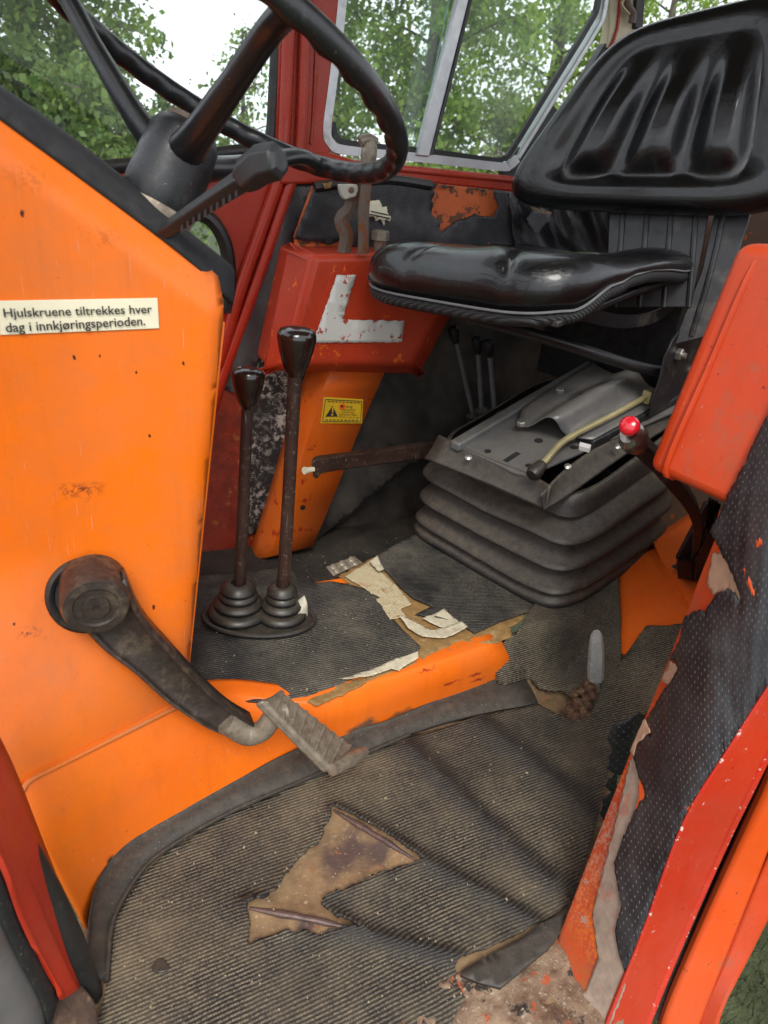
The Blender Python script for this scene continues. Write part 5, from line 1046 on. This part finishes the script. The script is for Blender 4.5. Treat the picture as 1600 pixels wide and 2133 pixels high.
# top plate, rails, sliding plate
ZPt = 0.445
PLN = (ZZ-SA*0.25).normalized(); PL0 = Zp(1100, 985, ZPt-0.008)
def S3(pxs, z): return [PL(a, b, PL0+PLN*(z-ZPt+0.008), PLN) for a, b in pxs]
plate = slab('seat_plate', S3([(948, 925), (1075, 985), (1100, 990), (1420, 850), (1250, 770)], ZPt-0.008), 0.006, M['steel_grey'], seat, bevel=0.001)
for a, r in (((1016, 940), 0.008), ((1122, 918), 0.010), ((1102, 970), 0.008), ((1195, 932), 0.008)):
    obj('plate_hole', lathe_g([(r, 0), (r, 0.0006), (0, 0.0006)], S3([a], ZPt-0.0078)[0], PLN, 16), M['dark_void'], plate)
obj('plate_slot', tube_g(S3([(1052, 962), (1080, 944)], ZPt-0.009), 0.009, 10, 1, flat=0.2, up=PLN), M['dark_void'], plate)
r0, r1_ = S3([(946, 930), (1230, 762)], ZPt-0.004)
obj('slide_rail', join([box_g((r0+r1_)/2, r1_-r0, BBv*0.030, ZZ*0.022)]), M['steel_grey'], seat, bevel=0.006, seg=3)
n0, n1 = S3([(1222, 925), (1420, 822)], ZPt-0.004)
nr = obj('slide_rail', join([box_g((n0+n1)/2, n1-n0, BBv*0.034, ZZ*0.026)]), M['steel_black'], seat, bevel=0.005, seg=3)
slab('rail_end', [q for q in S3([(1208, 920), (1232, 926), (1228, 934), (1206, 928)], ZPt+0.004)], 0.012, M['white'], nr, bevel=0.001)
# sliding plate with a raised channel across it
def sp(a, b, z): return PL(a, b, PL0+PLN*(z+0.008), PLN)
rowsL = [sp(1088, 848, .012), sp(1135, 815, .012), sp(1230, 755, .012)]
rowsA = [sp(1082, 880, .012), sp(1150, 838, .012), sp(1260, 770, .012)]
rowsB = [sp(1100, 888, .014), sp(1168, 842, .014), sp(1280, 778, .014)]
rowsC = [sp(1136, 868, .052), sp(1190, 832, .052), sp(1310, 768, .052)]
rowsD = [sp(1158, 875, .052), sp(1212, 842, .052), sp(1330, 775, .052)]
rowsE = [sp(1180, 905, .014), sp(1238, 872, .014), sp(1355, 805, .014)]
rowsF = [sp(1235, 915, .012), sp(1290, 885, .012), sp(1410, 820, .012)]
obj('sliding_plate', loft_g([rowsL, rowsA, rowsB, rowsC, rowsD, rowsE, rowsF], 3, 3), M['steel_grey'], seat, smooth=50, solid=0.003)
slab('plate_window', [sp(1186, 831, .0545), sp(1210, 818, .0545), sp(1224, 824, .0545), sp(1202, 842, .048)], 0.001, M['dark_void'], seat, bevel=0)
for a in ((1167, 816), (1086, 884), (1190, 912)):
    obj('bolt', lathe_g([(0.0105, -0.002), (0.0105, 0.007), (0.009, 0.009), (0, 0.009)], sp(*a, .014), PLN, 6), M['bolt'], seat, smooth=0)
# rubber skirt of the bellows clamped on top
skf = S3([(884, 955), (1000, 1002), (1100, 1046), (1136, 1062)], ZPt-0.045)
skt = S3([(914, 905), (1010, 950), (1100, 985), (1148, 1012)], ZPt-0.006)
skm = [a.lerp(b, .45)+V((0, 0, -.004)) for a, b in zip(skf, skt)]
obj('front_skirt', loft_g([skf, skm, skt], 4, 4), M['bellows'], seat, smooth=60, solid=0.003)
sks = S3([(1134, 1064), (1180, 1036), (1300, 950), (1450, 855)], ZPt-0.045)
sk2 = S3([(1128, 1030), (1180, 975), (1270, 915), (1420, 836)], ZPt-0.010)
obj('side_skirt', loft_g([sks, [a.lerp(b, .45)+V((0, 0, -.003)) for a, b in zip(sks, sk2)], sk2], 4, 4), M['bellows'], seat, smooth=60, solid=0.003)
for a, z in (((975, 956), .418), ((1180, 975), .425), ((1283, 934), .428)):
    obj('rivet', lathe_g([(0.0075, 0), (0.0075, 0.002), (0.005, 0.0035), (0, 0.004)], S3([a], ZPt-0.018)[0]+V((-.006, -.010, .008)), V((-.3, -.5, .8)), 14), M['bolt'], seat)
# gold adjusting rod
g_ = [sp(1116, 982, .020), sp(1140, 955, .030), sp(1180, 915, .030), sp(1270, 868, .030), sp(1358, 820, .030)]
rod = obj('adjusting_rod', tube_g(g_, 0.0072, 12, 5), M['zinc'], seat)
gd = (g_[0]-g_[1]).normalized()
obj('rod_knob', lathe_g([(0.009, -0.026), (0.0125, -0.022), (0.0155, -0.002), (0.0165, 0.006), (0.0135, 0.014), (0.0, 0.016)], g_[0], gd, 18), M['rubber_clean'], rod, smooth=60)
obj('rod_bracket', box_g(sp(1352, 826, .028), BA*0.03, BBv*0.022, ZZ*0.03), M['zinc'], rod, bevel=0.002)
# side plate with holes
sp0 = sp(1365, 860, .010)
def SPL(x, y, off=0.0): return PL(x, y, sp0+SB*off, SB)
arcp = [(1355, 868), (1362, 830), (1376, 790), (1386, 745), (1402, 708), (1424, 682), (1448, 666), (1468, 660), (1478, 670), (1474, 720), (1462, 786), (1440, 812), (1400, 845)]
spl = slab('side_plate', [SPL(*a) for a in arcp], 0.005, M['steel_black'], seat, bevel=0.001)
for a, r in (((1424, 705), 0.009), ((1451, 687), 0.008), ((1392, 765), 0.009)):
    obj('plate_hole', lathe_g([(r, 0), (r, 0.0006), (0, 0.0006)], SPL(*a, -0.0008), -SB, 16), M['dark_void'], spl)
nb = SPL(1411, 737, -0.001)
obj('nut', lathe_g([(0.014, 0), (0.014, 0.010), (0.012, 0.012), (0, 0.012)], nb, -SB, 6), M['bolt'], spl, smooth=0)
obj('bolt_end', lathe_g([(0.0065, 0), (0.0065, 0.020), (0, 0.021)], nb, -SB, 14), M['bolt'], spl)
obj('nut', lathe_g([(0.016, 0), (0.016, 0.008), (0, 0.008)], SPL(1442, 775, -0.001), -SB, 18), M['bolt'], spl)
# cushion
CN, CF_ = V((0.748, 0.940, 0)), V((0.548, 1.440, 0)); CM = (CN+CF_)/2; CA, CB_ = 0.308, 0.268
CC = CM+SA*CA
def zb(s, t_=0.0):
    k = [(-1.1, .748), (-.8, .763), (-.45, .805), (-.15, .826), (.2, .823), (.6, .815), (1.1, .808)]
    for (a, za), (b, zb_) in zip(k, k[1:]):
        if s <= b: break
    return za+(zb_-za)*sst(a, b, s)-0.016*t_
def ztop(s, t_):
    z = 0.872-0.026*t_-0.010*(1-sst(-.9, -.3, s))+0.014*max(0, -t_)*sst(-.4, .2, s)
    z -= 0.034*(1-abs(t_)**2.6)*sst(-0.85, -0.05, s)
    fade = sst(-1.02, -0.86, s)*(1-sst(-0.45, 0.25, s))
    for t0 in (-0.42, -0.08, 0.26, 0.58): z -= 0.013*math.exp(-((t_-t0-0.10*(s+1))/0.028)**2)*fade
    for t0 in (-0.25, 0.09, 0.42): z += 0.006*math.exp(-((t_-t0-0.10*(s+1))/0.10)**2)*fade
    return z
def cushion(foot, top, bot, place, NR_=46, NT2=200, edge=0.83):
    v, f = [], []
    rings = [(edge*(i/NR_)**0.9, None) for i in range(NR_+1)]+[(None, k) for k in range(1, 13)]
    for r, k in rings:
        for j in range(NT2):
            th = 2*math.pi*j/NT2; c, s = foot(th)
            if r is not None:
                v.append(place(c*r, s*r, top(c*r, s*r)))
            else:
                ph = math.pi/2-k/12*(math.pi/2+1.2); rr = edge+(1-edge)*math.cos(ph)**0.8 if ph > 0 else edge+(1-edge)*max(0, math.cos(ph))**0.8
                zt, z0 = top(c*edge, s*edge), bot(c, s); zm = z0+(zt-z0)*0.45
                h = zm+(zt-zm)*math.sin(ph) if ph > 0 else zm+(zm-z0)*math.sin(ph)
                v.append(place(c*rr, s*rr, h))
    m = len(rings)
    for i in range(m-1):
        for j in range(NT2): f.append((i*NT2+j, (i+1)*NT2+j, (i+1)*NT2+(j+1) % NT2, i*NT2+(j+1) % NT2))
    f.append(tuple((m-1)*NT2+j for j in range(NT2)))
    return v, f
def placec(s, t_, z): q = CC+SA*(s*CA)+SB*(t_*CB_); return V((q.x, q.y, z))
cu_ = cushion(lambda th: sup(th, 4.6), ztop, lambda c, s: zb(c, s), placec, edge=0.77)
cush = obj('cushion', cu_, M['leather'], seat, smooth=80)
t = NT('braided_binding'); w_ = t.n('TexWave'); w_.inputs['Scale'].default_value = 60; w_.wave_type = 'BANDS'; w_.bands_direction = 'DIAGONAL'; w_.inputs['Distortion'].default_value = 1.5; t.l(t.tc.outputs['Object'], w_.inputs['Vector'])
t.col((0.014, 0.014, 0.015)); M['braid'] = t.set(Roughness=0.6, Normal=t.bump(w_.outputs['Fac'], 0.8, 0.003))
bl = []
for j in range(121):
    c, s = sup(2*math.pi*j/120, 4.6); bl.append(placec(c*0.95, s*0.95, zb(c, s)+0.001))
obj('binding', tube_g(bl, 0.0125, 8, 1, flat=1.0, up=ZZ), M['braid'], cush, smooth=60)
pw = [placec(*[q*0.985 for q in sup(2*math.pi*j/120, 4.6)], zb(*sup(2*math.pi*j/120, 4.6))+0.0145) for j in range(121)]
obj('piping', tube_g(pw, 0.0025, 6, 1), plain('grey_piping', (0.16, 0.16, 0.165), 0.5), cush)
# backrest
ubd = math.radians(27); UB = V((math.sin(ubd), -math.cos(ubd), 0)); RA = V((math.cos(ubd), math.sin(ubd), 0)); VBk = (RA*0.20+ZZ*0.98).normalized(); NB = UB.cross(VBk); NB = NB if NB.dot(CAM-V((1.1, 1.27, 1))) > 0 else -NB
BKC = V((1.085, 1.300, 0.955)); HW, HH = 0.285, 0.178
def taper(v): return 1.0-0.30*((v+1)/2)**1.3
KBL = Yp(1018, 428, 1.50); KBR = Yp(1690, 452, 0.99); UB = (KBR-KBL); UB.z = 0; UB.normalize(); RA = V((-UB.y, UB.x, 0)); VBk = (RA*0.21+ZZ*0.978).normalized(); NB = UB.cross(VBk); NB = NB if NB.dot(CAM-KBL) > 0 else -NB
KTL, KTR = PL(1285, 62, KBL, NB), PL(1690, -38, KBL, NB); BKC = (KBL+KBR)/2
def placeb(u, v_, w_):
    a = (u+1)/2; b = (v_+1)/2
    return (KBL*(1-a)+KBR*a)*(1-b)+(KTL*(1-a)+KTR*a)*b+NB*(w_-0.03)
def wtop(u, v_):
    w0 = 0.050+0.018*(1-abs(v_)**2)
    ru = abs(u)/0.75; rv = abs(v_-0.02)/0.76
    d = (ru**5+rv**5)**0.2
    rec = sst(1.08, 0.84, d)*(1-0.55*sst(0.2, 0.8, v_)); w0 -= 0.019*rec
    if d < 1.0:
        uu = u/0.66
        pad = 0.0
        for c0 in (-0.66, 0.0, 0.66):
            e_ = ((abs(uu-c0)/0.32)**3+(abs(v_+0.02)/0.72)**6)**(1/3)
            pad = max(pad, sst(1.0, 0.25, e_))
        w0 += 0.030*pad*(1.1-0.25*v_)*(1-0.8*sst(-0.05, 0.68, v_))
    return w0
bk_ = cushion(lambda th: sup(th, 5.0), wtop, lambda c, s: -0.030, placeb, NR_=90, NT2=260, edge=0.85)
if newell([bk_[0][q] for q in bk_[1][20000]]).dot(NB) < 0: bk_ = (bk_[0], [q[::-1] for q in bk_[1]])
obj('backrest', bk_, M['leather'], seat, smooth=80)
# frame under and behind
BP0 = BKC+RA*0.055
def BPp(x, y, o=0.0): return PL(x, y, BP0-RA*o, NB)
bbk = slab('back_bracket', [BPp(1270, 420), BPp(1482, 420), BPp(1462, 520), BPp(1440, 640), BPp(1262, 640)], 0.006, M['steel_black'], seat, bevel=0.002)
for xx in (1300, 1350, 1400, 1452): obj('bracket_rib', tube_g([BPp(xx, 420, .001), BPp(xx-8, 520, .001), BPp(xx-18, 640, .001)], 0.006, 8, 2), M['steel_black'], bbk)
arm = slab('back_arm', [BPp(1492, 420, -.01), BPp(1572, 420, -.01), BPp(1530, 560, -.005), BPp(1478, 700, .0), BPp(1400, 720, .0), BPp(1462, 560, -.005)], 0.02, M['steel_black'], seat, bevel=0.003)
obj('arm_fold', tube_g([BPp(1512, 420, -.009), BPp(1482, 560, -.004), BPp(1440, 700, .001)], 0.006, 8, 3), M['steel_black'], arm)
slab('white_mark', [BPp(1520, 489, -.0085), BPp(1537, 482, -.0085), BPp(1528, 509, -.0085)], 0.001, M['white'], arm, bevel=0)
obj('cushion_pan', prism_g([placec(-.85, -.88, .775), placec(.0, -.9, .815), placec(.9, -.85, .835), placec(.9, .85, .835), placec(0, .9, .815), placec(-.85, .88, .775)], (0, 0, -0.012)), M['steel_black'], seat, bevel=0.003)
obj('spring_bar', tube_g([placec(-.3, -.62, .765), placec(.3, -.72, .735), placec(.75, -.80, .75), placec(.98, -.85, .82)], 0.016, 6, 5, flat=0.2, up=SB), M['steel_black'], seat)
obj('cross_tube', tube_g([placec(-.75, -.1, .735), placec(-.2, -.35, .695), placec(.5, -.75, .635), placec(.78, -.95, .62)], 0.018, 14, 5, flat=0.7, up=ZZ), M['steel_black'], seat)
obj('riser_shade_panel', prism_g([placec(1.20, -.75, .50), placec(1.26, -.75, .50), placec(1.26, -.75, .82), placec(1.20, -.75, .82)], SB*0.36), M['dark_void'], seat, bevel=0.003)  # riser panel coloured near-black to paint the shaded depth below the cushion

# ================================================================== trees outside
ML = [leafmat('birch_leaves', (0.12, 0.22, 0.032), (0.28, 0.38, 0.065)), leafmat('willow_leaves', (0.10, 0.175, 0.032), (0.27, 0.35, 0.075)), leafmat('dark_leaves', (0.07, 0.13, 0.03), (0.21, 0.28, 0.07))]
def tree(name, label, cat, x, y, h, rad, n, leaf, mat, seed, group=None, low=0.5, dens=1.0):
    r = np.random.RandomState(seed); rp_ = random.Random(seed)
    t_ = thing(name, label, cat, (x, y, GZ), group)
    B_ = V((x, y, GZ)); top = B_+V((rp_.uniform(-.3, .3), rp_.uniform(-.3, .3), h*0.93)); parts = []
    mid = B_.lerp(top, 0.5)+V((rp_.uniform(-.2, .2), rp_.uniform(-.2, .2), 0))
    parts.append(tube_g([B_, mid, top], [0.012*h+0.02, 0.008*h+0.01, 0.01], 8, 5))
    cl = []
    nb_ = int(16+h*3)
    for i in range(nb_):
        s = low*0.35+(1-low*0.35)*(i+0.5)/nb_; a = i*2.4+rp_.uniform(-.5, .5)
        p = (B_.lerp(mid, s*2) if s < 0.5 else mid.lerp(top, s*2-1))
        prof_ = math.sin(math.pi*min(1, max(0.0, (s-low*0.25)/(1-low*0.25)))**0.8)*0.8+0.2
        L = rad*prof_*rp_.uniform(0.7, 1.1); q = p+V((math.cos(a)*L, math.sin(a)*L, L*rp_.uniform(0.15, 0.55)))
        parts.append(tube_g([p, p.lerp(q, 0.5)+V((0, 0, 0.06*L)), q], [0.012+0.012*(1-s), 0.009, 0.004], 5, 2))
        for k in range(5): cl.append((p.lerp(q, 0.35+0.16*k), (0.15+0.24*L*(1-abs(k-2.4)/5))*rp_.uniform(0.6, 1.25)))
        for k in range(4):
            w0 = p.lerp(q, 0.4+0.18*k); w1 = w0+V((rp_.uniform(-.35, .35), rp_.uniform(-.35, .35), rp_.uniform(-.45, .2)))*min(1, L); parts.append(tube_g([w0, w1], [0.006, 0.002], 4, 1)); cl.append((w1, 0.16*rp_.uniform(0.6, 1.3)))
    obj('trunk', join(parts), M['bark'], t_, smooth=60)
    cl_p = np.array([tuple(c[0]) for c in cl]); cl_r = np.array([c[1] for c in cl])
    idx = r.randint(0, len(cl), n); d = r.normal(size=(n, 3)); d /= np.linalg.norm(d, axis=1)[:, None]
    pos = cl_p[idx]+d*(cl_r[idx]*r.uniform(0.15, 1.0, n)**0.6)[:, None]; pos[:, 2] -= r.uniform(0, 0.35, n)*cl_r[idx]
    ax = r.normal(size=(n, 3))*np.array([1, 1, .6])+np.array([0, 0, -0.9]); ax /= np.linalg.norm(ax, axis=1)[:, None]
    sd_ = np.cross(ax, r.normal(size=(n, 3))); sd_ /= np.linalg.norm(sd_, axis=1)[:, None]
    L = leaf*(0.45+1.0*r.uniform(0, 1, n)**1.6)[:, None]; wd = L*r.uniform(0.30, 0.42, n)[:, None]
    nn_ = np.cross(ax, sd_)
    vs4 = np.stack([pos, pos+ax*L*0.45+sd_*wd+nn_*L*.08, pos+ax*L, pos+ax*L*0.45-sd_*wd+nn_*L*.08], 1).reshape(-1, 3)-np.array(tuple(B_))
    me = bpy.data.meshes.new('crown'); me.vertices.add(n*4); me.vertices.foreach_set('co', vs4.astype(np.float32).ravel())
    me.loops.add(n*4); me.loops.foreach_set('vertex_index', np.arange(n*4, dtype=np.int32)); me.polygons.add(n)
    me.polygons.foreach_set('loop_start', np.arange(0, n*4, 4, dtype=np.int32)); me.polygons.foreach_set('loop_total', np.full(n, 4, dtype=np.int32))
    me.update(calc_edges=True)
    at = me.attributes.new('tint', 'FLOAT', 'POINT'); at.data.foreach_set('value', np.repeat(np.clip(r.normal(0.45, 0.3, n), 0, 1), 4).astype(np.float32))
    o = bpy.data.objects.new('crown', me); COL.objects.link(o); me.materials.append(mat); o.parent = t_
    return t_
tree('leafy_tree', 'dense dark green tree seen through the front quarter window glass', 'tree', -0.9, 6.6, 6.6, 1.6, 35100, 0.06, ML[2], 1, low=0.95)
tree('leafy_tree', 'bushy green tree with yellowish shoots left of the sky gap', 'tree', 0.30, 7.0, 5.6, 0.85, 27000, 0.055, ML[1], 2, low=0.95)
tree('leafy_tree', 'thin young tree with loose twigs in front of the sky gap', 'tree', 1.95, 7.6, 3.1, 0.38, 1755, 0.05, ML[1], 3, low=0.95)
tree('birch_tree', 'bright green birch behind the window pane ahead of the divider', 'tree', 3.35, 6.8, 6.6, 0.85, 32400, 0.055, ML[0], 4, low=0.98)
tree('birch_tree', 'slender birch close to the front edge of the side window', 'tree', 2.75, 7.4, 6.2, 0.62, 15000, 0.052, ML[0], 14, low=0.98)
tree('birch_tree', 'paler birch behind the dusty window pane next to the seat', 'tree', 5.0, 7.2, 6.6, 1.15, 27000, 0.056, ML[0], 5, low=0.98)
tree('birch_tree', 'loose hanging birch with sky showing behind the seat backrest', 'tree', 7.0, 8.0, 6.0, 1.2, 10800, 0.058, ML[0], 6, low=0.98)
tree('birch_tree', 'birch beyond the rear corner of the cab', 'tree', 10.2, 7.6, 6.2, 1.6, 16200, 0.06, ML[1], 7, low=0.98)
tree('leafy_shrub', 'dark low shrub filling the foot of the quarter window', 'shrub', 0.3, 5.8, 2.5, 1.2, 18900, 0.055, ML[2], 8, low=1.0)
tree('leafy_shrub', 'green low shrub outside below the window sill', 'shrub', 4.0, 6.0, 2.5, 1.7, 18900, 0.055, ML[1], 9, low=1.0)
# grass by the step
r = np.random.RandomState(3); n = 9000; gx = r.uniform(0.6, 3.2, n); gy = r.uniform(-0.2, 1.6, n); a = r.uniform(0, 6.28, n); hgt = r.uniform(0.03, 0.09, n)
p0 = np.stack([gx, gy, np.full(n, GZ)], 1); wv_ = np.stack([np.cos(a), np.sin(a), np.zeros(n)], 1)*0.003; tp = p0+np.stack([r.normal(0, .03, n), r.normal(0, .03, n), hgt], 1)
vv = np.stack([p0-wv_, p0+wv_, tp], 1).reshape(-1, 3)
go = mesh_obj('grass', [tuple(q) for q in vv], [(3*i, 3*i+1, 3*i+2) for i in range(n)], plain('grass_blades', (0.05, 0.062, 0.018), 0.7, var=0.5, scale=9), None, smooth=0, kind='stuff')
go['label'] = 'short dark grass beside the tractor'; go['category'] = 'grass'
